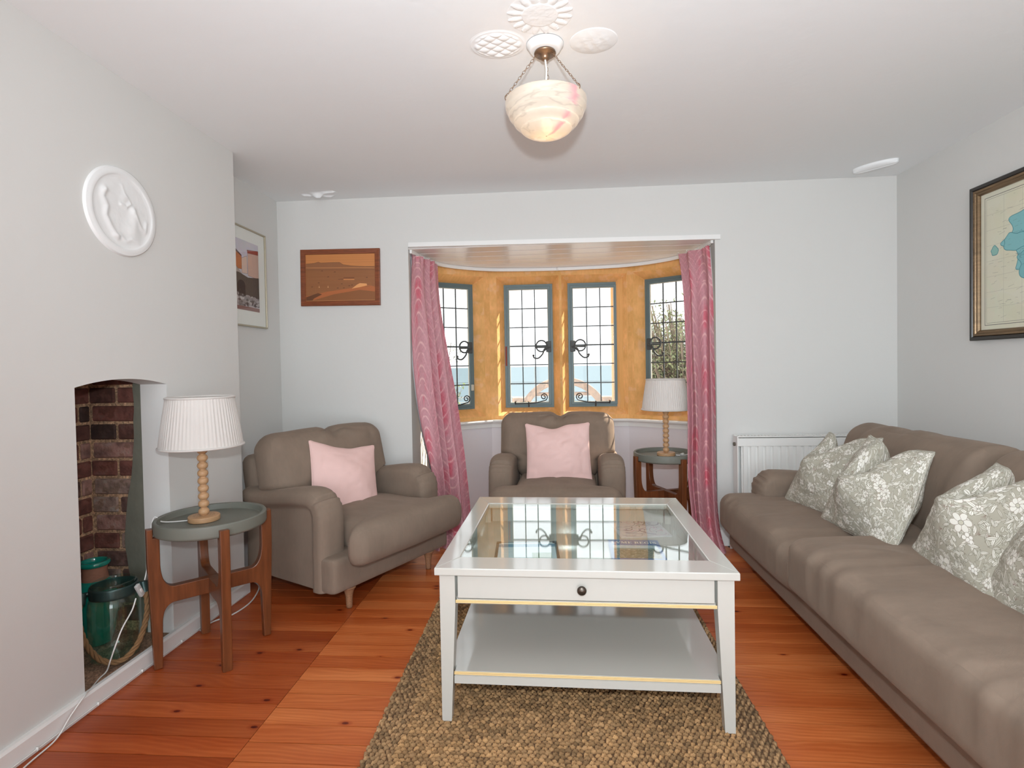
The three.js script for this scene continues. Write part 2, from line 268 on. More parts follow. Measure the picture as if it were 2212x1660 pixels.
// wall out of view; its glazed doors are placed to carry the soft light
{
  const wr = struct('wall_rear', null, null, 'unseen white wall behind the camera with glazed doors placed to light the room');
  const s = poly([[-2.1, -0.02], [XR + 0.15, -0.02], [XR + 0.15, HC], [-2.1, HC]]), h = new THREE.Path(); h.moveTo(-1.35, 0.08); h.lineTo(1.75, 0.08); h.lineTo(1.75, 2.1); h.lineTo(-1.35, 2.1); h.closePath(); s.holes.push(h);
  obj('wall', metricUV(extrude(s, 0.15).translate(0, 0, ZR)), M.wall, wr);
  obj('unseen_door_frame', [box(-1.35, 1.75, 0.08, 0.13, ZR + 0.04, ZR + 0.1), box(-1.35, 1.75, 2.05, 2.1, ZR + 0.04, ZR + 0.1), ...[-1.35, -0.34, 0.68, 1.7].map((x) => box(x, x + 0.05, 0.08, 2.1, ZR + 0.04, ZR + 0.1))], M.gloss, wr);
  obj('pane', box(-1.31, 1.71, 0.12, 2.06, ZR + 0.068, ZR + 0.072), M.pane, wr);
}
// skirting
struct('baseboard_left', sweep([[0, 0], [0.02, 0], [0.02, 0.058], [0.014, 0.066], [0, 0.066]], [[XC, ZR], [XC, ZC - 0.012]], 1), M.gloss, 'low white skirting along the chimney breast');
struct('baseboard_back', sweep([[0, 0], [0.018, 0], [0.018, 0.1], [0, 0.11]], [[BX1 + 0.004, ZB], [XR, ZB]], 1).clone(), M.gloss, 'white skirting under the radiator');
struct('baseboard_right', sweep([[0, 0], [0.018, 0], [0.018, 0.1], [0, 0.11]], [[XR, ZB], [XR, ZR]], 1).clone(), M.gloss, 'white skirting behind the sofa');
struct('trim_1', box(BX0 - 0.012, BX1 + 0.012, BH + 0.004, BH + 0.032, ZB - 0.1, ZB + 0.016).rotateZ(-0.009), M.gloss, 'white lath across the head of the bay opening');

// the bay
{
  const wb = struct('wall_bay', null, null, 'canted window bay with ochre stone surround above a pale panelled dado');
  const reveal = M.wall;
  obj('side_reveal', box(BX0 - 0.14, BX0 - 0.02, -0.02, 2.0, -4.05, ZB - 0.1), reveal, wb);
  obj('side_reveal', box(BX1 + 0.02, BX1 + 0.16, -0.02, 2.0, -4.05, ZB - 0.1), reveal, wb);
  const panels = [[BP[0], BP[1]], [BP[1], BP[2]], [BP[2], BP[3]]];
  const wins = [];
  panels.forEach(([a, b], i) => {
    const L = Math.hypot(b[0] - a[0], b[1] - a[1]), ux = (b[0] - a[0]) / L, uz = (b[1] - a[1]) / L, mtx = new THREE.Matrix4().makeBasis(V3(ux, 0, uz), V3(0, 1, 0), V3(-uz, 0, ux)).setPosition(a[0], 0, a[1]);   // local: s, y, n (towards the room)
    const ops = i === 1 ? [[0.110, 0.500], [0.628, 1.032]] : i === 0 ? [[0.085, L - 0.105]] : [[0.105, L - 0.085]];
    const y0 = 0.806, y1 = 1.803, D = 0.10, e = 0.054, eb = 0.06, T = 0.18, Y0 = 0.70, Y1 = 2.0;
    const face = (grow, growB, n, flip) => { const s = poly([[0, Y0], [L, Y0], [L, Y1], [0, Y1]]); for (const [s0, s1] of ops) { const h = new THREE.Path(); h.moveTo(s0 - grow, y0 - growB); h.lineTo(s1 + grow, y0 - growB); h.lineTo(s1 + grow, y1 + grow); h.lineTo(s0 - grow, y1 + grow); h.closePath(); s.holes.push(h); } return new THREE.ShapeGeometry(s).translate(0, 0, n); };
    const quads = [], q = (p0, p1, p2, p3) => quads.push(...p0, ...p1, ...p2, ...p0, ...p2, ...p3);
    for (const [s0, s1] of ops) {
      const A = [[s0 - e, y0 - eb, 0], [s1 + e, y0 - eb, 0], [s1 + e, y1 + e, 0], [s0 - e, y1 + e, 0]], B = [[s0, y0, -D], [s1, y0, -D], [s1, y1, -D], [s0, y1, -D]], C = B.map(([x, y]) => [x, y, -T]);
      for (let k = 0; k < 4; k++) { q(A[k], A[(k + 1) % 4], B[(k + 1) % 4], B[k]); q(B[k], B[(k + 1) % 4], C[(k + 1) % 4], C[k]); }
    }
    q([0, Y0, 0], [0, Y1, 0], [0, Y1, -T], [0, Y0, -T]); q([L, Y0, 0], [L, Y1, 0], [L, Y1, -T], [L, Y0, -T]); q([0, Y1, 0], [L, Y1, 0], [L, Y1, -T], [0, Y1, -T]);
    const g = new THREE.BufferGeometry(); g.setAttribute('position', new THREE.BufferAttribute(new Float32Array(quads), 3)); g.computeVertexNormals();
    const st = metricUV(merge([face(e, eb, 0), g, face(0, 0, -T)]), 1, i * 0.37, i * 0.21); st.applyMatrix4(mtx);
    obj('stone_surround', st, M.ochre, wb);
    const da = box(-0.02, L + 0.02, -0.02, 0.705, -T, -0.004); da.applyMatrix4(mtx); obj('dado', da, M.lilac, wb);
    ops.forEach(([s0, s1]) => wins.push({ mtx, s0, s1, y0, y1, D }));
  });
  for (const [x, z] of [BP[1], BP[2]]) obj('corner_post', lathe([[0.0, -0.02], [0.16, -0.02], [0.16, 2.0], [0, 2.0]], 16).translate(x + (x < 0 ? -0.05 : 0.05), 0, z - 0.185), M.ochre, wb);
  // sill moulding
  obj('sill_moulding', sweep([[0, 0.655], [0.012, 0.655], [0.016, 0.672], [0.022, 0.685], [0.034, 0.694], [0.046, 0.698], [0.05, 0.708], [0.046, 0.716], [0, 0.716], [-0.02, 0.716], [-0.02, 0.655]], BP, 1), M.gloss, wb);
  // boarded bay ceiling
  const N = 6, z0 = ZB - 0.005, zs = -0.15;
  for (let k = 0; k < N; k++) { const za = z0 + zs * k, zb = za + zs, inset = Math.max(0, (-za - 4.02) * 1.4); obj('ceiling_board', chamferBox(BX1 - BX0 + 0.1 - 2 * inset, 0.014, 0.144, 0.0065).translate((BX0 + BX1) / 2, BH + 0.009, (za + zb) / 2), M.bayBoard, wb); }
  obj('roof_slab', box(-1.2, 1.3, BH + 0.02, BH + 0.2, -4.6, ZB - 0.12), M.bayBoard, wb);

  // casements
  const handles = [1, 1, -1, -1];
  const cap = ['leaded casement window at the curtained end with a leafy twig outside', 'leaded casement window with its latch on the stone mullion and the curve of the arch outside', 'leaded casement window in front of the right half of the garden arch', 'leaded casement window in front of the dense bare shrub'];
  wins.forEach(({ mtx, s0, s1, y0, y1, D }, i) => {
    const w = s1 - s0, h = y1 - y0, g = struct('window_' + (i + 1), null, null, cap[i]);
    const m2 = mtx.clone().multiply(new THREE.Matrix4().makeTranslation((s0 + s1) / 2, y0, -D)); g.applyMatrix4(m2);
    const ring = (x, yb, yt, t, d, z) => { const s = poly([[-x, yb], [x, yb], [x, yt], [-x, yt]]), hh = new THREE.Path(); hh.moveTo(-x + t, yb + t); hh.lineTo(x - t, yb + t); hh.lineTo(x - t, yt - t); hh.lineTo(-x + t, yt - t); hh.closePath(); s.holes.push(hh); return extrude(s, d, 0.002, 1).translate(0, 0, z); };
    obj('frame', ring(w / 2 + 0.004, -0.004, h + 0.004, 0.022, 0.034, -0.03), M.iron, g);
    obj('casement', ring(w / 2 - 0.016, 0.016, h - 0.016, 0.02, 0.022, -0.014), M.iron, g);
    obj('putty_edge', ring(w / 2 - 0.034, 0.034, h - 0.034, 0.007, 0.012, -0.014), M.putty, g);
    const gw = w - 2 * 0.04, gh = h - 2 * 0.04, pw = gw / 3, ph = gh / 6, pg = new THREE.PlaneGeometry(pw, ph);
    for (let c = 0; c < 3; c++) for (let r = 0; r < 6; r++) { const o = obj('pane', pg, M.pane, g); o.position.set(-gw / 2 + pw * (c + 0.5), 0.04 + ph * (r + 0.5), -0.006); o.rotation.set((h3(c, r, i) - 0.5) * 0.004, (h3(c, r, i + 9) - 0.5) * 0.004, 0); }
    for (let c = 1; c < 3; c++) obj('lead_came', box(-0.0042, 0.0042, 0.038, h - 0.038, -0.011, -0.002).translate(-gw / 2 + pw * c, 0, 0), M.lead, g);
    for (let r = 1; r < 6; r++) { const bar = r === 3 ? 0.0058 : 0.0042; obj('lead_came', box(-gw / 2 - 0.004, gw / 2 + 0.004, -bar, bar, -0.0105, -0.0015).translate(0, 0.04 + ph * r, 0), M.lead, g); }
    // latch: plate, ring and curled tail
    const sd = handles[i], hx = sd * (w / 2 - 0.034), hy = h * 0.487;
    obj('latch_plate', chamferBox(0.042, 0.09, 0.016, 0.004).translate(hx, hy + 0.005, 0.012), M.lead, g);
    const lt = obj('latch_handle', [tube(Array.from({ length: 14 }, (_, k) => { const a = k / 14 * 2 * Math.PI; return [hx - sd * (0.058 + 0.043 * Math.cos(a)), hy + 0.01 + 0.045 * Math.sin(a), 0.03]; }), 0.0066, 36, 6, true), tube([[hx, hy - 0.005, 0.03], [hx - sd * 0.034, hy - 0.014, 0.034], [hx - sd * 0.05, hy - 0.055, 0.036], [hx - sd * 0.085, hy - 0.088, 0.036], [hx - sd * 0.118, hy - 0.084, 0.036], [hx - sd * 0.124, hy - 0.068, 0.036]], 0.0066, 24, 6), new THREE.SphereGeometry(0.0095, 8, 6).translate(hx - sd * 0.124, hy - 0.066, 0.036), rod([hx - sd * 0.1, hy, 0.03], [hx + sd * 0.012, hy, 0.022], 0.006)], M.lead, g);
    lt.userData.label = 'curled iron latch handle';
    // stay along the bottom rail, with a spiral end
    const sp = []; for (let k = 0; k <= 16; k++) { const a = k / 16 * 3.2 * Math.PI, r = 0.032 * (1 - k / 20); sp.push([sd * (w * 0.22 + 0.03 + 0) + sd * r * Math.sin(a) * 1.0, 0.075 - r * Math.cos(a) + 0.008, 0.026]); }
    obj('window_stay', [tube([[-sd * w * 0.3, 0.03, 0.02], [-sd * w * 0.1, 0.031, 0.026], [sd * w * 0.12, 0.036, 0.026], ...sp], 0.0044, 64, 5), rod([-sd * w * 0.3, 0.026, 0.006], [-sd * w * 0.3, 0.045, 0.03], 0.006), rod([-sd * w * 0.02, 0.012, 0.01], [-sd * w * 0.02, 0.045, 0.03], 0.004)], M.blackIron, g);
    obj('stay_peg', rod([-sd * w * 0.02, 0.004, 0.012], [-sd * w * 0.02, 0.03, 0.024], 0.006), M.lead, g);
    if (i === 1) obj('frame_repair', box(-w / 2 + 0.002, -w / 2 + 0.016, h * 0.34, h * 0.5, 0.0, 0.0065), mat({ color: lin(0.25, 0.06, 0.045), roughness: 0.8 }), g);
    if (i === 0) obj('catch', chamferBox(0.022, 0.05, 0.014, 0.003).translate(w / 2 - 0.018, 0.17, 0.014), M.putty, g);
  });
}

// ───────────────────────── upholstery ─────────────────────────
const wr3 = (x, y, z, s) => (noise(x * s + 3.1, y * s + 7.7, z * s + 0.37) - 0.5) * 2;
const crease = (x, y, s) => { const a = fbm(x * s, y * s, 3, 2) - 0.5; return -Math.exp(-a * a * 260); };

// the outer arm: rolled top, scrolled front, with the roll leaning outwards (side = -1 or 1)
function armGeo(len, height, width, y0, side, r = 0.13) {
  const h = height - y0, g = softBox(width, h, len, [width * 0.42, 0.045, 0.035], [14, 44, 48], (o) => {
    let y = o.y + h / 2, z = o.z + len / 2;
    const qz = z - (len - r), qy = y - (h - r);                  // round the scroll at the upper front corner
    let d = Math.min(h - y, len - z);
    if (qz > 0 && qy > 0) { const k = Math.max(qz, qy) / Math.hypot(qz, qy); y = h - r + qy * k; z = len - r + qz * k; d = r - Math.hypot(qz * k, qy * k); }
    const dip = 0.04 * ss(len - r, len * 0.25, z) * ss(h * 0.3, h, y);   // the arm falls a little towards the back
    const lip = ss(0.088, 0.070, d), pleat = ss(len - 0.12, len - 0.03, z) * ss(h - 0.26, h - 0.1, y) * Math.sin((y - z) * 150) * 0.0025 * lip;
    o.x = o.x * (1 - 0.12 * (1 - lip)) + side * 0.020 * lip * (o.x * side > 0 ? 1 : 0.3) + 0.0025 * wr3(o.x, y, z, 6);
    o.y = Math.max(y - dip + pleat, 0.105 - y0); o.z = z + pleat;
  });
  return g.translate(0, y0, 0);
}
function turnedLeg(h, r = 0.026) { return lathe([[0, 0], [r * 0.55, 0], [r * 0.6, h * 0.1], [r * 0.66, h * 0.5], [r * 0.86, h * 0.7], [r * 0.92, h * 0.74], [r * 1.02, h * 0.77], [r * 1.0, h * 0.82], [r * 1.25, h * 0.86], [r * 1.45, h], [0, h]], 20); }

function makeArmchair(label, p, turn, backCrush) {
  const t = thing('armchair', label, 'armchair', p, turn, 'armchairs');
  const AW = 0.135, AX = 0.335, AF = 0.22, BZ = -0.44;
  const b = softBox(0.66, 0.17, 0.66, 0.03, [12, 6, 12], null).translate(0, 0.188, -0.13), fr = softBox(0.83, 0.17, 0.17, [0.03, 0.02, 0.05], [30, 10, 10], null).translate(0, 0.188, 0.20); obj('base', [b, fr], M.brown, t);
  for (const s of [-1, 1]) {
    const g = armGeo(AF - BZ, 0.575, AW, 0.06, s); g.translate(s * AX, 0, BZ); obj('arm', g, M.brown, t);
  }
  const bk = softBox(0.74, 0.58, 0.13, 0.06, [14, 12, 6], (o, q) => { o.z -= 0.06 * ss(-0.4, 1, q.y); }); bk.translate(0, 0.405, BZ + 0.04); obj('back', bk, M.brown, t);
  // T-shaped seat cushion: wide in front of the arms
  const sc = softBox(0.79, 0.15, 0.72, [0.07, 0.062, 0.07], [44, 10, 40], (o, q) => {
    const tz = ss(0.30, 0.36, o.z + 0.07) ; o.x *= lerp(0.66, 1, tz);
    o.y += 0.03 * (1 - q.x * q.x) * (1 - Math.pow(Math.abs(q.z - 0.1), 2.5)) * (q.y > 0 ? 1 : 0.1) + 0.016 * ss(0.2, 0.9, q.z) * q.y;
    if (q.y > -0.3) o.y += 0.005 * wr3(o.x, 0, o.z, 7) + 0.006 * crease(o.x + 4, o.z * 0.5, 4.2) * ss(0.9, 0.3, Math.abs(q.x));
    o.z += 0.018 * (1 - q.x * q.x) * ss(0.6, 1, q.z) + 0.003 * wr3(o.x, o.y, 2, 9);
  }); sc.translate(0, 0.332, 0.07); obj('seat_cushion', sc, M.brown, t);
  // back cushion: wide above the arms, pinched at the top
  const bc = softBox(0.79, 0.45, 0.21, [0.085, 0.09, 0.09], [48, 36, 12], (o, q) => {
    const lowN = ss(-0.28, -0.5, q.y); o.x *= lerp(1, 0.72, lowN);
    o.z += (q.z > 0 ? 1 : -0.4) * 0.035 * (1 - q.x * q.x) * (1 - q.y * q.y);
    const pin = Math.exp(-Math.pow((q.x - 0.05) / 0.10, 2)) * ss(0.1, 1, q.y); o.y -= 0.03 * pin * backCrush; o.z -= 0.012 * pin * (q.z > 0 ? 1 : -1);
    o.y -= 0.012 * q.x * q.x * ss(0.2, 1, q.y);
    const ray = Math.sin(Math.atan2(q.x - 0.05, 1.05 - q.y) * 9 + 1) * Math.exp(-Math.pow(Math.hypot(q.x - 0.05, q.y - 1) / 0.5, 2)); o.z += 0.008 * ray * (q.z > 0 ? 1 : 0);
    o.z += 0.006 * wr3(o.x, o.y, o.z, 7) + 0.007 * crease(o.x * 0.7 + backCrush, o.y * 1.6, 4.4) * (q.z > 0 ? 1 : 0) * ss(1, 0.6, Math.abs(q.x)); o.y += 0.004 * wr3(o.x, o.y, o.z, 9);
  }); bc.rotateX(-0.2); bc.translate(0, 0.595, -0.265); obj('back_cushion', bc, M.brown, t);
  for (const [x, z] of [[-0.285, 0.235], [0.285, 0.235]]) { const l = obj('leg', turnedLeg(0.11, 0.025), M.legwood, t); l.position.set(x, 0, z); l.userData.label = 'turned wooden front leg'; }
  for (const [x, z] of [[-0.3, -0.38], [0.3, -0.38]]) { const l = obj('leg', lathe([[0, 0], [0.014, 0], [0.022, 0.12], [0, 0.12]], 12), M.legwood, t); l.position.set(x, 0, z); }
  return t;
}
makeArmchair('taupe roll-arm armchair in the alcove corner beside the tray table', [-1.06, 0, -2.87], 62 * Math.PI / 180, 0.8);
makeArmchair('taupe roll-arm armchair standing in the window bay', [0.02, 0, -3.535], -2 * Math.PI / 180, 1.2);

// sofa, local +z towards the table, +x towards the viewer's end
{
  const t = thing('sofa', 'long taupe three-seater sofa with floral cushions along the right wall', 'sofa', [1.45, 0, -1.99], -Math.PI / 2);
  const L = 2.26, h2 = L / 2;
  const base = softBox(L - 0.01, 0.155, 0.95, 0.028, [20, 4, 8], null); base.translate(0, 0.178, 0.0); obj('base', base, M.brown, t);
  for (const s of [-1, 1]) { const g = armGeo(0.86, 0.55, 0.16, 0.06, s, 0.1); g.translate(s * (h2 - 0.10), 0, -0.5); obj('arm', g, M.brown, t); }
  const bk = softBox(L - 0.1, 0.55, 0.16, 0.07, [20, 10, 6], (o, q) => { o.z -= 0.05 * ss(-0.4, 1, q.y); }); bk.translate(0, 0.40, -0.44); obj('back', bk, M.brown, t);
  const CLS = [0.955, 1.235], SPL = -0.16;
  [-1, 1].forEach((s, n) => {
    const CL = CLS[n];
    const sc = softBox(CL, 0.20, 1.0, [n ? 0.022 : 0.05, n ? 0.04 : 0.06, 0.065], [80, 12, 60], (o, q) => {
      const end = q.x * s;                                         // 1 at the arm, -1 at the split
      const tz = ss(0.27, 0.33, o.z + 0.02); if (end > 0) o.x -= s * 0.17 * (1 - tz) * ss(0.55, 1, end);
      o.y += 0.028 * (n ? 1 - Math.pow(Math.max(0, end), 4) - 0.12 * Math.pow(Math.max(0, -end), 8) : 1 - Math.pow(q.x, 4)) * (1 - Math.pow(Math.abs(q.z - 0.15), 3)) * (q.y > 0 ? 1 : 0.05);
      o.z += 0.02 * (n ? 1 : 1 - Math.pow(q.x, 4)) * ss(0.5, 1, q.z);
      if (q.y > -0.5) {
        const fr = ss(-0.2, 0.6, q.z), a = noise(o.x * 13 + n * 9, o.z * 2.2, 0) - 0.5, fold = Math.exp(-a * a * 55);
        o.y += (0.006 * wr3(o.x + n * 3, 0, o.z, 5) + (n ? 0.008 : 0.004) * (fold - 0.5) * fr + 0.005 * crease(o.x * 1.2 + n * 5, o.z * 0.5, 4)) * ss(1, 0.8, Math.abs(q.x));
        o.z += ss(0.7, 1, q.z) * (n ? 0.007 : 0.003) * (fold - 0.5);
      }
      if (!n) o.y -= 0.028 * ss(-0.5, -1, end) * ss(-0.5, 0.5, q.y);
    }); sc.translate(SPL + s * (CL / 2 + 0.004), n ? 0.352 : 0.312, n ? 0.045 : 0.03); obj('seat_cushion', sc, M.brown, t);
    const bc = softBox(CL - 0.012, 0.48, 0.26, [0.055, 0.11, 0.12], [60, 30, 14], (o, q) => {
      o.z += (q.z > 0 ? 1 : -0.3) * 0.03 * (1 - Math.pow(q.x, 4)) * (1 - q.y * q.y);
      const fold = noise(o.x * 9 + n * 4, o.y * 3, 3) - 0.5; o.z += 0.010 * (Math.exp(-fold * fold * 60) - 0.4) * (q.z > 0 ? 1 : 0.2);
      o.y += 0.009 * wr3(o.x + n * 2, 0, 0, 5) + 0.006 * (Math.exp(-fold * fold * 60) - 0.4) * ss(0.2, 1, q.y);
    }); bc.rotateX(-0.24); bc.translate(SPL + s * (CL / 2 + 0.002), 0.565, -0.235); obj('back_cushion', bc, M.brown, t);
  });
  obj('piping', tube([[-h2 + 0.03, 0.255, 0.476], [-0.5, 0.255, 0.478], [0.5, 0.255, 0.478], [h2 - 0.03, 0.255, 0.476]], 0.003, 40, 5), M.brown, t);
  for (const [x, z] of [[-1.04, 0.36], [1.04, 0.36], [-1.0, -0.42], [1.0, -0.42]]) { const l = obj('leg', turnedLeg(0.105, 0.026), M.legwood, t); l.position.set(x, 0, z); }
}

// ───────────────────────── loose cushions ─────────────────────────
// generic leaf-and-blossom print, white line work on sage grey
const floralTex = canvasTex(1024, 1024, (c, W) => {
  c.fillStyle = 'rgb(176,172,158)'; c.fillRect(0, 0, W, W);
  const wrap = (x, y, r, f) => { for (const dx of [-W, 0, W]) for (const dy of [-W, 0, W]) if (x + dx > -r && x + dx < W + r && y + dy > -r && y + dy < W + r) { c.save(); c.translate(x + dx, y + dy); f(); c.restore(); } };
  const leaf = (l, w, col, line) => { c.beginPath(); c.moveTo(0, 0); c.bezierCurveTo(l * 0.3, -w, l * 0.8, -w * 0.8, l, 0); c.bezierCurveTo(l * 0.7, w * 0.5, l * 0.3, w * 0.9, 0, 0); c.fillStyle = col; c.fill(); c.strokeStyle = line; c.lineWidth = 1.6; c.stroke(); c.beginPath(); c.moveTo(0, 0); c.quadraticCurveTo(l * 0.5, -w * 0.2, l * 0.9, 0); c.stroke(); };
  const pale = ['rgb(236,234,226)', 'rgb(226,224,215)', 'rgb(215,213,203)', 'rgb(200,198,186)'], line = 'rgba(128,124,108,0.9)';
  for (let k = 0; k < 60; k++) wrap(rnd() * W, rnd() * W, 140, ((a, R, f, col) => () => { c.rotate(a); c.beginPath(); c.arc(0, 0, R, 0, f); c.strokeStyle = col; c.lineWidth = 7; c.stroke(); })(rnd() * 6.3, rr(35, 110), rr(1.6, 4), pale[1 + Math.floor(rnd() * 3)]));
  for (let k = 0; k < 1700; k++) wrap(rnd() * W, rnd() * W, 110, ((a, l, w, col) => () => { c.rotate(a); leaf(l, w, col, line); })(rnd() * 6.3, rr(26, 66), rr(7, 15), pale[Math.floor(rnd() * 4)]));
  const flower = (R, n, tips) => { for (let i = 0; i < n; i++) { c.save(); c.rotate(i / n * 2 * Math.PI); c.beginPath(); c.moveTo(0, 0); c.bezierCurveTo(R * 0.5, -R * 0.5, R * 1.05, -R * 0.3, R, 0); c.bezierCurveTo(R * 1.05, R * 0.3, R * 0.5, R * 0.5, 0, 0); c.fillStyle = 'rgb(230,228,220)'; c.fill(); c.strokeStyle = 'rgba(140,124,112,0.75)'; c.lineWidth = 1.8; c.stroke(); c.restore(); } c.beginPath(); c.arc(0, 0, R * 0.24, 0, 6.3); c.fillStyle = tips; c.fill(); c.stroke(); };
  for (let k = 0; k < 46; k++) wrap(rnd() * W, rnd() * W, 80, ((a, R, n) => () => { c.rotate(a); flower(R, n, 'rgb(196,192,176)'); })(rnd() * 6.3, rr(20, 52), 5 + Math.floor(rnd() * 5)));
  for (let k = 0; k < 20; k++) { const pts = [[0, 0], [20, 6], [9, 20], [-10, 18], [28, 22]]; wrap(rnd() * W, rnd() * W, 60, () => { for (const [x, y] of pts) { c.beginPath(); c.arc(x, y, 10.5, 0, 6.3); c.fillStyle = 'rgb(238,236,230)'; c.fill(); c.strokeStyle = 'rgba(138,130,116,0.8)'; c.lineWidth = 1.6; c.stroke(); } }); }
  for (let k = 0; k < 34; k++) wrap(rnd() * W, rnd() * W, 40, ((a) => () => { c.rotate(a); c.strokeStyle = 'rgba(120,92,84,0.55)'; c.lineWidth = 1.8; for (const s of [-0.6, -0.2, 0.2, 0.6]) { c.beginPath(); c.moveTo(0, 0); c.quadraticCurveTo(14, s * 6, 24 * Math.cos(s), 24 * Math.sin(s)); c.stroke(); } })(rnd() * 6.3));
});
M.floral = mat({ map: rep(floralTex, 2.3, 2.3), color: lin(0.94, 0.93, 0.91), roughness: 0.88, bumpMap: rep(clothBump, 6, 6), bumpScale: 0.0004 });

// a square scatter cushion standing on its lower edge: x across, y up, z thickness
function pillowGeo(w, h, T, o) {
  const { chop = 0, cw = 0.3, ears = 0.05, seed = 0, lean = 0, ox = 0, squeeze = 0 } = o, N = 40;
  const shape = (u, v, side) => {
    const e = Math.pow(Math.max(0, (1 - u * u) * (1 - v * v)), 0.42), puff = 0.5 + 0.5 * (1 - u * u) * (1 - v * v);
    let x = u * w / 2 * (1 - ears * (1 - v * v)), y = v * h / 2 * (1 - ears * (1 - u * u));
    let z = side * T / 2 * e * puff;
    const dent = Math.exp(-Math.pow((u - ox) / cw, 2)), top = ss(-0.3, 1, v); y -= chop * dent * top * (0.55 + 0.45 * v); x += chop * 0.25 * top * Math.tanh((ox - u) * 3) * 0.4;
    z += side * chop * 0.22 * dent * Math.exp(-Math.pow((v - 0.1) / 0.5, 2)) * e;
    z += side * e * (0.012 * wr3(u * 0.5 + seed, v * 0.5, side, 4) + 0.006 * wr3(u + seed, v, side, 6));
    const fold = noise(u * 3.4 + seed * 3, v * 3.4, seed) - 0.5; z -= side * e * 0.010 * Math.exp(-fold * fold * 160) * (chop > 0.02 ? 1 : 0.5);
    z += lean * v * v * 0.5; x *= 1 - squeeze * ss(-0.2, 1, v); y += 0.006 * wr3(u, v, seed, 3) * (1 - e);
    return [x, y + h / 2, z];
  };
  const warp = (t) => Math.sin((t * 2 - 1) * Math.PI / 2), f = (s) => grid(N, N, (a, b) => shape(warp(a), warp(b), s), (a, b) => [a * w + seed * 0.37, b * h + (s > 0 ? 0 : 0.5) + seed * 0.23]);
  const edge = []; for (let k = 0; k < 4; k++) for (let i = 0; i < 14; i++) { const q = i / 14 * 2 - 1, [u, v] = [[q, -1], [1, q], [-q, 1], [-1, -q]][k]; edge.push(shape(u, v, 1)); }
  return { body: smoothNormals(merge([f(1), f(-1)])), edge };
}
function cushion(name, label, group, m, w, h, T, o, p, yaw, pitch, roll = 0) {
  const t = thing(name, label, 'cushion', p, 0, group); t.rotation.order = 'YXZ'; t.rotation.set(pitch, yaw, roll);
  const g = pillowGeo(w, h, T, o); obj('cover', g.body, m, t); obj('seam', tube(g.edge, 0.0028, 160, 5, true), m, t); return t;
}
const D2 = Math.PI / 180;
cushion('scatter_cushion', 'square blush pink cushion leaning in the alcove armchair', 'pink cushions', M.pink, 0.40, 0.40, 0.15, { chop: 0.02, cw: 0.5, seed: 1 }, [-1.10, 0.36, -2.80], 54 * D2, -22 * D2, -11 * D2);
cushion('scatter_cushion', 'square blush pink cushion upright in the window bay armchair', 'pink cushions', M.pink, 0.42, 0.40, 0.15, { chop: 0.03, cw: 0.4, seed: 2, ox: -0.15 }, [0.035, 0.378, -3.44], 0, -17 * D2, 1 * D2);
const fl = 'floral sofa cushions', FC = (label, seed, chop, p, yaw, pitch, roll, o = {}) => cushion('floral_cushion', label, fl, M.floral, 0.49, 0.42, 0.22, { chop, cw: 0.34, seed, ...o }, p, yaw * D2, pitch * D2, roll * D2);
FC('grey and white floral cushion against the far sofa arm beside the radiator', 3, 0.12, [1.22, 0.425, -2.66], -84, -32, 3, { ox: -0.2, squeeze: 0.2 });
FC('grey and white floral cushion with deep notch, overlapping the cushion by the far arm', 4, 0.165, [1.20, 0.425, -2.275], -88, -25, -2, { ox: 0.0, cw: 0.28, squeeze: 0.14 });
FC('grey and white floral cushion with two tall peaks, leaning beyond the seat split', 5, 0.17, [1.225, 0.44, -1.79], -99, -33, 2, { cw: 0.27, squeeze: 0.34 });
FC('grey and white floral cushion at the open end of the sofa, partly in view', 6, 0.12, [1.20, 0.445, -1.385], -90, -28, 0, { squeeze: 0.2 });
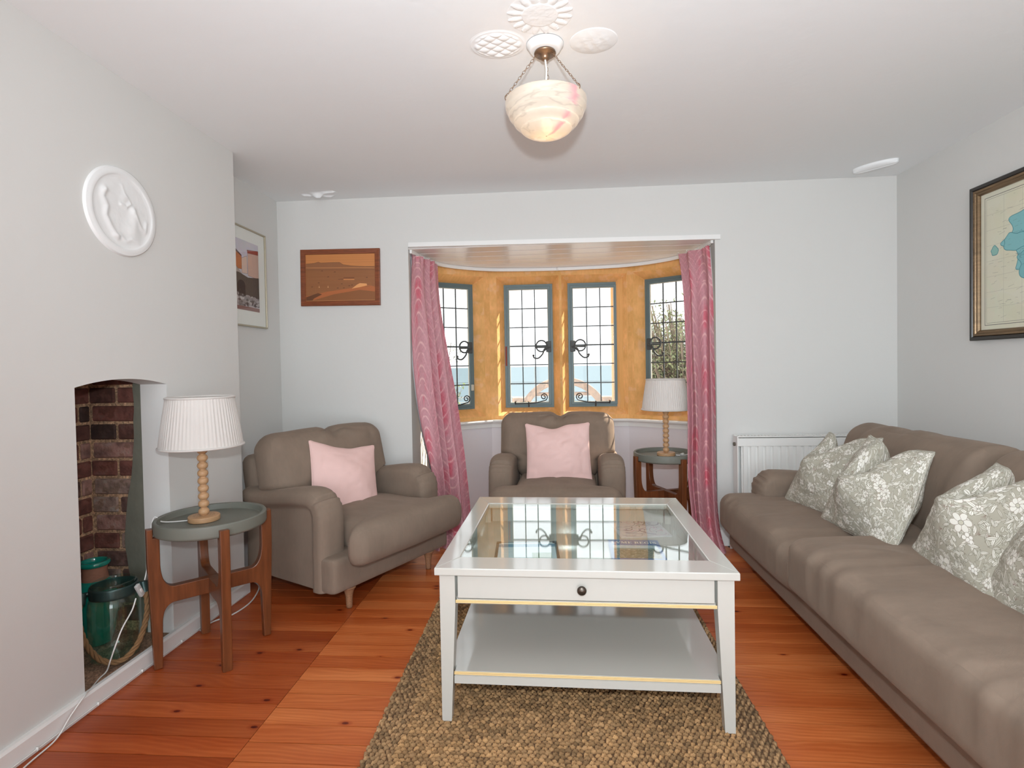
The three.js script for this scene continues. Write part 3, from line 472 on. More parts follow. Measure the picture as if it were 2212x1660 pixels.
// ───────────────────────── rug ─────────────────────────
{
  const X0 = -0.572, X1 = 0.655, Z0 = -2.66, Z1 = -0.78;
  const t = thing('jute_rug', 'chunky woven jute rug under the white coffee table', 'rug', [(X0 + X1) / 2, 0, (Z0 + Z1) / 2]);
  const W = X1 - X0, L = Z1 - Z0;
  obj('backing', chamferBox(W - 0.02, 0.008, L - 0.02, 0.003).translate(0, 0.0045, 0), mat({ color: lin(0.13, 0.075, 0.04), roughness: 1 }), t);
  // one knot: a short twisted loop of yarn
  const knot = new THREE.SphereGeometry(1, 10, 7), p = knot.attributes.position;
  for (let i = 0; i < p.count; i++) { const x = p.getX(i), y = p.getY(i), z = p.getZ(i), tw = Math.sin((x * 1.1 + z * 1.9) * 4.2); p.setXYZ(i, x * 0.0106 * (1 + 0.12 * tw), y * 0.0086 * (1 + 0.34 * tw), z * 0.0068 * (1 + 0.26 * tw)); }
  knot.computeVertexNormals();
  const px = 0.0178, pz = 0.0148, nx = Math.floor(W / px), nz = Math.floor(L / pz);
  const im = new THREE.InstancedMesh(knot, mat({ color: 0xffffff, roughness: 0.95 }), nx * nz); im.name = 'woven_knots'; im.userData.kind = 'stuff';
  const m = new THREE.Matrix4(), q = new THREE.Quaternion(), c = new THREE.Color(); let n = 0;
  for (let j = 0; j < nz; j++) for (let i = 0; i < nx; i++) {
    const x = -W / 2 + (i + 0.5) * px + (j % 2) * px * 0.35 + rr(-0.002, 0.002), z = -L / 2 + (j + 0.5) * pz + rr(-0.0016, 0.0016) + 0.003 * Math.sin(i * 0.4), b = i < 5 || i > nx - 6;
    q.setFromEuler(new THREE.Euler(rr(-0.3, 0.3), (b ? 1.2 : 0.55) + rr(-0.45, 0.45), rr(-0.25, 0.25)));
    m.compose(V3(x, 0.0075 + rr(-0.001, 0.0015), z), q, V3(rr(0.85, 1.15), rr(0.8, 1.2), rr(0.9, 1.15))); im.setMatrixAt(n, m);
    const k = 0.44 + 0.56 * rnd() + 0.3 * (fbm(i * 0.12, j * 0.12, 2) - 0.5), g = b ? 0.5 : 0.2 * rnd() + 0.15; c.setRGB(lerp(0.56, 0.40, g) * k, lerp(0.32, 0.265, g) * k, lerp(0.135, 0.15, g) * k); im.setColorAt(n++, c);
  }
  t.add(im);
}

// ───────────────────────── coffee table ─────────────────────────
const TX = 0.0946, TZ = -2.1244, TROT = -0.0206, RUGTOP = 0.0145;
{
  const t = thing('coffee_table', 'square white coffee table with glass top, drawer and lower shelf', 'coffee table', [TX, RUGTOP, TZ], TROT);
  const H = 0.51 - RUGTOP, T = 0.024, h = 0.465;
  const fb = [0.064, 0.105, 0.12];                                // border: sides, front, back
  const gx = h - fb[0], gz1 = h - fb[1], gz0 = -h + fb[2];
  const rail = (pts) => { const g = extrude(poly(pts.map(([x, z]) => [x, -z])), T - 0.006, 0.003, 2); g.rotateX(-Math.PI / 2); return metricUV(g.translate(0, H - T + 0.003, 0)); };
  const e = 0.0006;
  obj('top_rail', rail([[-h, h], [h, h], [gx - e, gz1], [-gx + e, gz1]]), M.paint, t);
  obj('top_rail', rail([[h, -h], [-h, -h], [-gx + e, gz0], [gx - e, gz0]]), M.paint, t);
  obj('top_rail', rail([[-h, -h], [-h, h], [-gx, gz1 + e], [-gx, gz0 - e]]), M.paint, t);
  obj('top_rail', rail([[h, h], [h, -h], [gx, gz0 - e], [gx, gz1 + e]]), M.paint, t);
  const gl = obj('glass_top', box(-gx, gx, H - 0.0075, H - 0.0025, gz0, gz1), mat({ color: lin(0.97, 1, 0.985), transmission: 1, thickness: 0, roughness: 0, ior: 1.5 }), t); gl.userData.label = 'clear glass panel';
  // legs, tapering on their inner faces
  for (const sx of [-1, 1]) for (const sz of [-1, 1]) {
    const w0 = 0.049, w1 = 0.03, y1 = H - T, y2 = H - T - 0.1, o = 0.452;
    const pr = (w) => [[o, o], [o - w, o], [o - w, o - w], [o, o - w]].map(([x, z]) => [x * sx, z * sz]);
    const rings = [[0, w1], [0.004, w1 + 0.001], [y2, w0], [y1, w0]], pos = [], put = (...v) => v.forEach((a) => pos.push(...a));
    const R = rings.map(([y, w]) => pr(w).map(([x, z]) => [x, y, z]));
    for (let i = 0; i < 3; i++) for (let k = 0; k < 4; k++) { const a = R[i][k], b = R[i][(k + 1) % 4], c = R[i + 1][(k + 1) % 4], d = R[i + 1][k]; put(a, b, c, a, c, d); }
    put(R[0][0], R[0][1], R[0][2], R[0][0], R[0][2], R[0][3]); put(R[3][0], R[3][1], R[3][2], R[3][0], R[3][2], R[3][3]);
    const g = new THREE.BufferGeometry(); g.setAttribute('position', new THREE.BufferAttribute(new Float32Array(pos), 3)); g.computeVertexNormals(); obj('leg', metricUV(g), M.paint, t);
  }
  const a0 = 0.448, lx = a0 - 0.049;
  const dr = obj('drawer', chamferBox(2 * lx - 0.006, 0.076, 0.018, 0.0015).translate(0, H - T - 0.0405, a0 - 0.011), M.paint, t);
  const kn = obj('knob', lathe([[0, 0.028], [0.008, 0.0272], [0.0128, 0.0245], [0.0148, 0.02], [0.0128, 0.0155], [0.0065, 0.013], [0.006, 0], [0, 0]], 24).rotateX(Math.PI / 2).translate(0.0 - 0.005, H - T - 0.039, a0 - 0.003), mat({ color: lin(0.10, 0.085, 0.07), roughness: 0.3, metalness: 0.85 }), dr); kn.userData.label = 'dark pewter knob';
  for (const [sx, ax] of [[-1, 'x'], [1, 'x']]) obj('side_apron', box(sx * (a0 - 0.02), sx * (a0 - 0.003), H - T - 0.095, H - T, -lx, lx), M.paint, t);
  obj('back_apron', box(-lx, lx, H - T - 0.095, H - T, -a0 + 0.003, -a0 + 0.02), M.paint, t);
  obj('display_tray', [box(-a0 + 0.02, a0 - 0.02, H - T - 0.092, H - T - 0.083, -a0 + 0.02, a0 - 0.022)], M.paint, t);
  const bead = (y, z, r, lx = 0.402) => [rod([-lx, y + r * 0.9, z], [lx, y + r * 0.9, z], r, 10), rod([-lx, y - r * 0.9, z], [lx, y - r * 0.9, z], r, 10)];
  obj('drawer_rail', box(-lx, lx, H - T - 0.095, H - T - 0.081, a0 - 0.025, a0 - 0.003), M.paint, t);
  const gd = obj('gilt_bead', bead(H - T - 0.0885, a0 - 0.002, 0.0027), M.gilt, t); gd.userData.label = 'double gold bead';
  // lower shelf
  { const q = a0 - 0.006, n = 0.41; const g = extrude(poly([[-n, -q], [n, -q], [n, -n], [q, -n], [q, n], [n, n], [n, q], [-n, q], [-n, n], [-q, n], [-q, -n], [-n, -n]]), 0.015); g.rotateX(-Math.PI / 2); obj('shelf', metricUV(g.translate(0, 0.143, 0)), M.paint, t); }
  for (const s of [-1, 1]) { obj('shelf_apron', box(-0.412, 0.412, 0.118, 0.143, s * (a0 - 0.02), s * (a0 - 0.004)), M.paint, t); obj('shelf_apron', box(s * (a0 - 0.02), s * (a0 - 0.004), 0.118, 0.143, -lx, lx), M.paint, t); }
  const gs = obj('gilt_bead', bead(0.151, a0 - 0.005, 0.0027, 0.412), M.gilt, t); gs.userData.label = 'double gold bead';
}
// things lying in the display tray
const TRAYY = 0.51 - 0.024 - 0.083;
const trayPlace = (o, x, z, r) => { o.position.set(x, TRAYY + 0.0005, z); o.rotation.y = r; return o; };
{
  const bookTex = canvasTex(512, 640, (c, W, H) => {
    c.fillStyle = 'rgb(58,104,164)'; c.fillRect(0, 0, W, H); c.fillStyle = 'rgb(236,233,222)'; c.font = 'bold 84px serif'; c.textAlign = 'center'; c.fillText('LYME REGIS', W / 2, 118, W - 50);
    c.fillStyle = 'rgb(176,200,214)'; c.fillRect(34, 170, W - 68, 120); c.fillStyle = 'rgb(222,226,222)'; for (let k = 0; k < 60; k++) c.fillRect(34 + rnd() * (W - 120), 180 + rnd() * 60, 20 + rnd() * 40, 5);
    c.fillStyle = 'rgb(120,142,132)'; c.fillRect(34, 260, W - 68, 60); c.fillStyle = 'rgb(96,102,88)'; c.fillRect(34, 300, W - 68, 250); for (let k = 0; k < 420; k++) { const v = 90 + rnd() * 110; c.fillStyle = `rgb(${v},${v - 6},${v - 24})`; c.fillRect(34 + rnd() * (W - 84), 300 + rnd() * 236, 8 + rnd() * 16, 3 + rnd() * 8); }
  });
  const cover = (w, d, th, tex, name, label, edge) => {
    const t = thing(name, label, 'book'); obj('pages', box(-w / 2 + 0.003, w / 2 - 0.003, 0.0015, th - 0.0015, -d / 2 + 0.003, d / 2 - 0.003), mat({ color: lin(0.75, 0.72, 0.65), roughness: 0.9 }), t);
    obj('back_cover', box(-w / 2, w / 2, 0, 0.0015, -d / 2, d / 2), edge, t);
    const g = new THREE.BoxGeometry(w, 0.0015, d).translate(0, th - 0.00075, 0); obj('front_cover', g, mat({ map: tex, roughness: 0.4 }), t); return t;
  };
  trayPlace(cover(0.20, 0.25, 0.014, bookTex, 'guide_book', 'blue guide book lying under the table glass', mat({ color: lin(0.05, 0.13, 0.36), roughness: 0.4 })), 0.315, -2.12, -0.03);
  const drawTex = canvasTex(512, 512, (c, W, H) => {
    c.fillStyle = 'rgb(222,216,222)'; c.fillRect(0, 0, W, H); c.lineCap = 'round';
    for (let k = 0; k < 46; k++) { c.strokeStyle = rnd() > 0.4 ? `rgba(${70 + rnd() * 50},${60 + rnd() * 40},${90 + rnd() * 50},0.8)` : `rgba(${190 + rnd() * 40},${140 + rnd() * 40},${165 + rnd() * 40},0.7)`; c.lineWidth = 3 + rnd() * 9; c.beginPath(); const x = rr(60, W - 60), y = rr(50, H - 60), r = rr(30, 120), a = rnd() * 6.3; c.ellipse(x, y, r, r * rr(0.4, 0.9), a, a, a + rr(1.2, 3.6)); c.stroke(); }
  });
  trayPlace(cover(0.22, 0.24, 0.005, drawTex, 'sketch_booklet', 'pale booklet with loose mauve line drawing under the table glass', mat({ color: lin(0.7, 0.68, 0.7), roughness: 0.6 })), 0.375, -2.44, 0.12);
  const leafTex = canvasTex(512, 400, (c, W, H) => { c.fillStyle = 'rgb(196,214,222)'; c.fillRect(0, 0, W, H); c.fillStyle = 'rgb(90,140,168)'; c.fillRect(0, 40, W, 70); c.fillStyle = 'rgb(232,236,234)'; for (let k = 0; k < 9; k++) c.fillRect(30, 140 + k * 24, W - 60 - rnd() * 120, 8); c.fillStyle = 'rgb(120,150,120)'; c.fillRect(300, 250, 170, 120); });
  const f = trayPlace(thing('clip_folder', 'dark rimmed folder with pale blue sheet under the table glass', 'folder'), -0.11, -2.115, 0.05);
  obj('board', chamferBox(0.25, 0.01, 0.22, 0.002).translate(0, 0.005, 0), mat({ color: lin(0.03, 0.045, 0.05), roughness: 0.5 }), f);
  obj('sheet', box(-0.113, 0.113, 0.01, 0.0108, -0.098, 0.098), mat({ map: leafTex, roughness: 0.6 }), f).geometry = new THREE.BoxGeometry(0.226, 0.001, 0.196).translate(0, 0.0106, 0);
  for (const s of [-1, 1]) obj('corner_clip', box(s * 0.105, s * 0.124, 0.009, 0.013, -0.109, -0.088), M.blackIron, f);
}

// ───────────────────────── side tables and lamps ─────────────────────────
function sideTable(label, p, turn) {
  const t = thing('side_table', label, 'side table', p, turn, 'tray side tables');
  const R = 0.204, y0 = 0.508, y1 = 0.56;
  const tr = obj('tray', lathe([[0, y0], [R - 0.012, y0], [R - 0.003, y0 + 0.004], [R, y0 + 0.012], [R, y1 - 0.005], [R - 0.003, y1], [R - 0.013, y1], [R - 0.016, y1 - 0.004], [R - 0.016, y0 + 0.03], [R - 0.02, y0 + 0.026], [0, y0 + 0.026]], 64), M.tray, t); tr.userData.label = 'round grey-green lipped tray';
  for (let k = 0; k < 4; k++) {
    const a = Math.PI / 4 + k * Math.PI / 2, g = new THREE.Shape();                       // leg outline: x outwards, y up
    g.moveTo(0.184, 0); g.lineTo(0.212, 0); g.lineTo(0.2255, 0.42); g.lineTo(0.2255, 0.542); g.lineTo(0.2045, 0.542); g.lineTo(0.2045, 0.507); g.lineTo(0.183, 0.507); g.lineTo(0.183, 0.4); g.quadraticCurveTo(0.18, 0.315, 0.14, 0.308); g.lineTo(0.012, 0.308); g.lineTo(0.012, 0.245); g.lineTo(0.14, 0.245); g.quadraticCurveTo(0.177, 0.24, 0.18, 0.18); g.closePath();
    const l = obj('leg', metricUV(extrude(g, 0.028, 0.003, 2).translate(0, 0, -0.011)), M.walnut, t); l.rotation.y = -a;
  }
  obj('stretcher_block', chamferBox(0.034, 0.062, 0.034, 0.002).rotateY(Math.PI / 4).translate(0, 0.2765, 0), M.walnut, t);
  return t;
}
function tableLamp(label, p, seam) {
  const t = thing('table_lamp', label, 'lamp', p, seam, 'bobbin table lamps');
  const b = obj('base', lathe([[0, 0], [0.056, 0], [0.0585, 0.003], [0.0585, 0.019], [0.056, 0.0225], [0, 0.0225]], 40), M.beech, t); b.userData.label = 'round pale wooden base';
  for (let k = 0; k < 9; k++) { const r = 0.0202; obj('bobbin', new THREE.SphereGeometry(r, 24, 14).scale(1, 0.86, 1).translate(0, 0.0225 + 0.0155 + k * 0.0312, 0), M.beech, t); }
  obj('column', rod([0, 0.02, 0], [0, 0.33, 0], 0.0115, 16), M.beech, t);
  obj('lamp_holder', rod([0, 0.33, 0], [0, 0.38, 0], 0.016, 16), M.flex, t);
  obj('bulb', new THREE.SphereGeometry(0.028, 16, 12).translate(0, 0.41, 0), mat({ color: lin(0.85, 0.85, 0.83), roughness: 0.3 }), t);
  const y0 = 0.303, y1 = 0.505, r0 = 0.153, r1 = 0.123, NP = 66, seg = NP * 6;
  const sh = obj('lamp_shade', grid(seg, 8, (u, v) => { const a = u * 2 * Math.PI, w = Math.abs((u * NP % 1) - 0.5) * 2, r = lerp(r0, r1, v) + 0.003 * (w - 0.5) * (0.3 + 0.7 * Math.sin(v * Math.PI)) + 0.0012 * (h3(Math.floor(u * NP), 3, 1) - 0.5); return [r * Math.cos(a), lerp(y0, y1, v), r * Math.sin(a)]; }), M.shade, t); sh.userData.label = 'off-white pleated shade';
  obj('trim_band', new THREE.TorusGeometry(r0 + 0.001, 0.0042, 8, 64).rotateX(Math.PI / 2).translate(0, y0 + 0.003, 0), M.shade, sh);
  obj('trim_band', new THREE.TorusGeometry(r1 + 0.001, 0.0042, 8, 64).rotateX(Math.PI / 2).translate(0, y1 - 0.002, 0), M.shade, sh);
  obj('carrier_ring', [rod([-r1, y1 - 0.02, 0], [r1, y1 - 0.02, 0], 0.0016, 6), rod([0, y1 - 0.02, -r1], [0, y1 - 0.02, r1], 0.0016, 6)], M.flex, sh);
  return t;
}
const TB1 = [-1.394, 0, -2.102], TB2 = [0.735, 0, -3.63], FL = 0.534;
sideTable('round tray table with crossed walnut legs beside the brick niche', TB1, 0.0);
sideTable('round tray table with crossed walnut legs in the bay by the curtain', TB2, -0.426);
tableLamp('bobbin-stem lamp with pleated shade in front of the chimney breast', [-1.425, FL + 0.0005, -2.1], 0.3);
tableLamp('bobbin-stem lamp with pleated shade in front of the bay window', [0.742, FL + 0.0005, -3.63], 1.1);
// flexes
{
  const t = thing('lamp_flex', 'white lamp flex with inline switch hanging over the niche', 'cable');
  obj('cable', tube([[-1.475, 0.538, -2.09], [-1.54, 0.538, -2.065], [-1.577, 0.545, -2.05], [-1.588, 0.564, -2.044], [-1.6, 0.55, -2.04], [-1.605, 0.47, -2.02], [-1.585, 0.40, -1.99], [-1.573, 0.345, -1.955]], 0.0026, 50, 6), M.flex, t);
  const sw = obj('inline_switch', softBox(0.014, 0.058, 0.02, 0.005, [4, 8, 4]).rotateX(0.5).translate(-1.571, 0.318, -1.925), mat({ color: lin(0.72, 0.72, 0.7), roughness: 0.3, transmission: 0.3, thickness: 0.01 }), t); sw.userData.label = 'pale inline switch';
  obj('switch_rocker', softBox(0.004, 0.018, 0.01, 0.0015, [2, 2, 2]).rotateX(0.5).translate(-1.563, 0.318, -1.925), M.flex, sw);
  obj('cable', tube([[-1.57, 0.296, -1.905], [-1.57, 0.26, -1.885], [-1.571, 0.215, -1.838], [-1.575, 0.165, -1.81], [-1.6, 0.11, -1.815], [-1.63, 0.06, -1.83], [-1.622, 0.0575, -1.79], [-1.592, 0.062, -1.72], [-1.566, 0.072, -1.67], [-1.563, 0.04, -1.61], [-1.556, 0.006, -1.55], [-1.545, 0.0038, -1.45], [-1.52, 0.0038, -1.3], [-1.5, 0.0038, -1.0]], 0.0026, 110, 6), M.flex, t);
}
tag(obj('floor_cable', [tube([[-1.56, 0.0042, -2.25], [-1.556, 0.0042, -2.33], [-1.51, 0.0042, -2.40], [-1.495, 0.0042, -2.5], [-1.51, 0.0042, -2.6], [-1.56, 0.0042, -2.73], [-1.64, 0.0042, -2.80], [-1.72, 0.0042, -2.84]], 0.0035, 60, 6)], M.flex), 'white cable looping over the boards behind the tray table', 'cable');
{
  const t = thing('skirting_wire', 'thin white wire clipped along the foot of the skirting', 'cable');
  obj('wire', tube([[-1.5675, 0.011, -2.62], [-1.5675, 0.011, -2.2], [-1.5675, 0.011, -1.8], [-1.5675, 0.011, -1.2], [-1.5675, 0.011, 0.4]], 0.0024, 60, 6), M.flex, t);
  for (const z of [-2.44, -2.14, -1.92, -1.72, -1.5]) obj('cable_clip', softBox(0.008, 0.012, 0.006, 0.002, [2, 2, 2]).translate(-1.5665, 0.012, z), M.flex, t);
}
tag(obj('plug_lead', tube([[0.803, FL + 0.0045, -3.62], [0.83, FL + 0.0045, -3.615], [0.85, FL + 0.012, -3.61], [0.845, FL + 0.02, -3.595], [0.83, FL + 0.014, -3.6], [0.835, FL + 0.005, -3.615], [0.86, FL + 0.0045, -3.62], [0.88, FL + 0.006, -3.63]], 0.0032, 60, 6), M.flex), 'coiled pale flex on the tray beside the bay lamp', 'cable');

// ───────────────────────── niche: vase and jar ─────────────────────────
{
  const glaze = mat({ color: lin(0.006, 0.24, 0.18), roughness: 0.12, clearcoat: 1, clearcoatRoughness: 0.08 }), clay = mat({ map: rep(napMap, 4, 4), color: lin(0.42, 0.19, 0.12), roughness: 0.85 });
  const v = thing('glazed_vase', 'green glazed urn with bare terracotta neck in the brick niche', 'vase', [-1.858, 0.0535, -2.045]); v.scale.set(0.92, 1, 0.92);
  obj('body', lathe([[0, 0], [0.055, 0], [0.06, 0.004], [0.075, 0.06], [0.086, 0.13], [0.087, 0.18], [0.078, 0.222], [0.062, 0.25], [0.05, 0.258]], 48), glaze, v);
  obj('neck', lathe([[0.051, 0.256], [0.049, 0.266], [0.046, 0.29], [0.0475, 0.312], [0.042, 0.312], [0.041, 0.262]], 40), clay, v);
  obj('rim', lathe([[0.041, 0.31], [0.0475, 0.31], [0.057, 0.315], [0.0605, 0.323], [0.057, 0.331], [0.049, 0.333], [0.043, 0.328], [0.041, 0.31]], 40), glaze, v);
  const j = thing('glass_jar', 'clear glass lantern jar with a thick rope handle in the niche', 'jar', [-1.70, 0.0535, -1.955], 0.7);
  const glass = mat({ color: lin(0.90, 0.97, 0.95), transmission: 1, thickness: 0, roughness: 0, ior: 1.5 });
  obj('body', lathe([[0, 0.004], [0.07, 0.004], [0.08, 0.012], [0.082, 0.04], [0.082, 0.2], [0.076, 0.225], [0.066, 0.238], [0.064, 0.25], [0.066, 0.285], [0.07, 0.29], [0.0725, 0.286], [0.069, 0.25], [0.07, 0.241], [0.08, 0.228], [0.0855, 0.2], [0.0855, 0.03], [0.082, 0.006], [0.072, 0], [0, 0]], 48), glass, j);
  const ring = obj('collar', lathe([[0.0735, 0.236], [0.078, 0.236], [0.079, 0.244], [0.079, 0.27], [0.077, 0.276], [0.0735, 0.276], [0.0735, 0.236]], 48), mat({ color: lin(0.05, 0.09, 0.085), roughness: 0.35, metalness: 0.5 }), j); ring.userData.label = 'dark grey-green metal collar';
  // rope handle: three-strand twist hanging round the front
  const path = new THREE.CatmullRomCurve3([[-0.096, 0.248, 0], [-0.107, 0.2, 0.02], [-0.1, 0.13, 0.045], [-0.075, 0.07, 0.072], [-0.035, 0.028, 0.1], [0.015, 0.0175, 0.11], [0.06, 0.045, 0.092], [0.09, 0.1, 0.062], [0.104, 0.17, 0.03], [0.097, 0.248, 0]].map((q) => V3(...q)));
  const fr = path.computeFrenetFrames(120, false), rope = mat({ map: rep(grainTex, 12, 2), color: lin(0.42, 0.24, 0.11), roughness: 0.95 });
  for (let s = 0; s < 3; s++) { const pts = []; for (let i = 0; i <= 120; i++) { const c = path.getPointAt(i / 120), a = i * 0.42 + s * 2.094; c.addScaledVector(fr.normals[i], 0.0052 * Math.cos(a)).addScaledVector(fr.binormals[i], 0.0052 * Math.sin(a)); pts.push([c.x, c.y, c.z]); } obj('rope_strand', tube(pts, 0.0058, 240, 6), rope, j); }
  for (const s of [-1, 1]) obj('rope_ferrule', rod([s * 0.0945, 0.262, 0], [s * 0.1005, 0.222, 0.008], 0.0135, 16), ring.material, j);
  for (const s of [-1, 1]) obj('rope_lug', rod([s * 0.074, 0.256, 0], [s * 0.096, 0.256, 0], 0.008, 12), ring.material, j);
}

// ───────────────────────── curtains ─────────────────────────
const moire = dataTex(1024, 1024, (u, v) => {                   // watered-silk stripes; 0.6 m by 0.6 m
  const col = u * 6, ci = Math.floor(col), x = col - ci - 0.5, ph = h3(ci, 2, 9), up = h3(ci, 5, 5) > 0.5 ? 1 : -1;
  const y = v * 9 + ph * 3 + 0.5 * (fbm(u * 6, v * 6, 3, 3, 6, 6) - 0.5), arch = up * (0.9 - 3.4 * x * x) * (0.75 + 0.5 * noise(ci, Math.floor(v * 5), 4, 6, 5));
  const w = (y * 1.34 + arch * 1.5), fr = w - Math.floor(w), edge = ss(0.5, 0.1, Math.abs(x));
  const line = Math.exp(-Math.pow((fr - 0.5) / 0.09, 2)) * (0.35 + 0.65 * edge), core = edge * ss(0.42, 0.7, fbm(u * 12, v * 7 + arch * 0.3, 3, 11, 12, 7)), n = 0.94 + 0.12 * noise(u * 300, v * 90, 0, 300, 90);
  let c = [lerp(202, 208, core), lerp(152, 110, core), lerp(158, 124, core)]; c = c.map((q, k) => lerp(q, [238, 202, 198][k], line * 0.75) * n); return c;
});
M.curtain = mat({ map: rep(moire, 1 / 0.8, 1 / 0.8), color: lin(0.92, 0.84, 0.86), roughness: 0.62, sheen: 0.35, sheenRoughness: 0.4, sheenColor: lin(0.8, 0.5, 0.52) });
function curtain(label, rows, folds, width, seed, liningSide) {   // rows: [y, [x, z] at one edge, [x, z] at the other], from top to bottom
  const t = thing('curtain', label, 'curtain', [0, 0, 0], 0, 'pink curtains');
  const A = rows.map(([y, a, b]) => [y, ...a, ...b]), spl = (v) => { const q = v * (A.length - 1), i = Math.min(A.length - 2, Math.floor(q)), f = q - i, g = (k) => { const p = [A[Math.max(0, i - 1)][k], A[i][k], A[i + 1][k], A[Math.min(A.length - 1, i + 2)][k]]; return 0.5 * (2 * p[1] + (p[2] - p[0]) * f + (2 * p[0] - 5 * p[1] + 4 * p[2] - p[3]) * f * f + (3 * p[1] - p[0] - 3 * p[2] + p[3]) * f * f * f); }; return [0, 1, 2, 3, 4].map(g); };
  const pt = (u, v, off) => {
    const [y, ax, az, bx, bz] = spl(v), L = Math.hypot(bx - ax, bz - az), nx = -(bz - az) / L, nz = (bx - ax) / L, uw = u + 0.06 * Math.sin(u * 9 + seed + v * 2) + 0.03 * Math.sin(v * 5 + u * 5);
    const w = Math.sin(2 * Math.PI * folds * uw + seed + 0.5 * Math.sin(v * 3)), amp = lerp(0.018, 0.036, ss(0, 0.5, v)) * (0.75 + 0.5 * noise(u * folds, seed)), pleat = ss(0.09, 0.0, v) * 0.006 * Math.sin(2 * Math.PI * folds * 3 * u);
    const d = amp * (w + 0.25 * Math.sin(4 * Math.PI * folds * uw + 1)) + pleat + off + 0.01 * wr3(u * 2, v * 4, seed, 2) * v;
    return [lerp(ax, bx, u) + nx * d, y, lerp(az, bz, u) + nz * d];
  };
  const H = rows[0][0] - rows[rows.length - 1][0];
  obj('cloth', grid(150, 70, (u, v) => pt(u, v, 0), (u, v) => [u * width + seed, (1 - v) * H]), M.curtain, t);
  obj('lining', grid(100, 40, (u, v) => pt(0.01 + 0.98 * u, 0.01 + 0.98 * v, liningSide * 0.012)), M.lining, t);
  const hooks = []; for (let k = 0; k < 7; k++) { const [x, y, z] = pt(k / 6, 0, 0); hooks.push(new THREE.TorusGeometry(0.006, 0.0012, 5, 12).translate(x, y + 0.004, z)); }
  obj('hooks', hooks, M.flex, t);
  return t;
}
curtain('pink moire curtain swept inwards behind the alcove armchair', [[1.884, [-0.893, -3.49], [-0.795, -3.86]], [1.6, [-0.89, -3.48], [-0.775, -3.80]], [1.2, [-0.875, -3.46], [-0.72, -3.74]], [0.8, [-0.84, -3.43], [-0.655, -3.66]], [0.45, [-0.79, -3.40], [-0.60, -3.58]], [0.15, [-0.76, -3.36], [-0.56, -3.50]], [0.012, [-0.75, -3.30], [-0.53, -3.42]]], 4, 0.6, 1.3, -1);
curtain('pink moire curtain hanging straight beside the radiator', [[1.872, [0.86, -3.72], [1.0, -3.47]], [1.6, [0.845, -3.55], [1.002, -3.44]], [1.2, [0.838, -3.47], [0.995, -3.41]], [0.8, [0.835, -3.43], [0.995, -3.39]], [0.45, [0.825, -3.40], [0.99, -3.37]], [0.15, [0.84, -3.36], [0.995, -3.33]], [0.012, [0.84, -3.31], [1.015, -3.28]]], 2, 0.36, 2.9, -1);
{
  const c = new THREE.CatmullRomCurve3([[-0.90, 0, -3.47], [-0.865, 0, -3.72], [-0.78, 0, -3.98], [-0.5, 0, -4.2], [-0.15, 0, -4.265], [0.055, 0, -4.275], [0.26, 0, -4.265], [0.61, 0, -4.2], [0.89, 0, -3.98], [0.975, 0, -3.72], [1.005, 0, -3.47]].map((p) => V3(...p))), pts = c.getPoints(90).map((p) => [p.x, p.z]);
  const t = thing('curtain_track', 'white curved curtain track under the boarded bay ceiling', 'curtain track');
  obj('rail', sweep([[-0.008, BH - 0.022], [0.008, BH - 0.022], [0.008, BH + 0.001], [-0.008, BH + 0.001]], pts), M.gloss, t);
  for (const k of [8, 45, 82]) obj('bracket', softBox(0.02, 0.026, 0.024, 0.004, [2, 2, 2]).translate(pts[k][0], BH - 0.011, pts[k][1]), M.gloss, t);
}

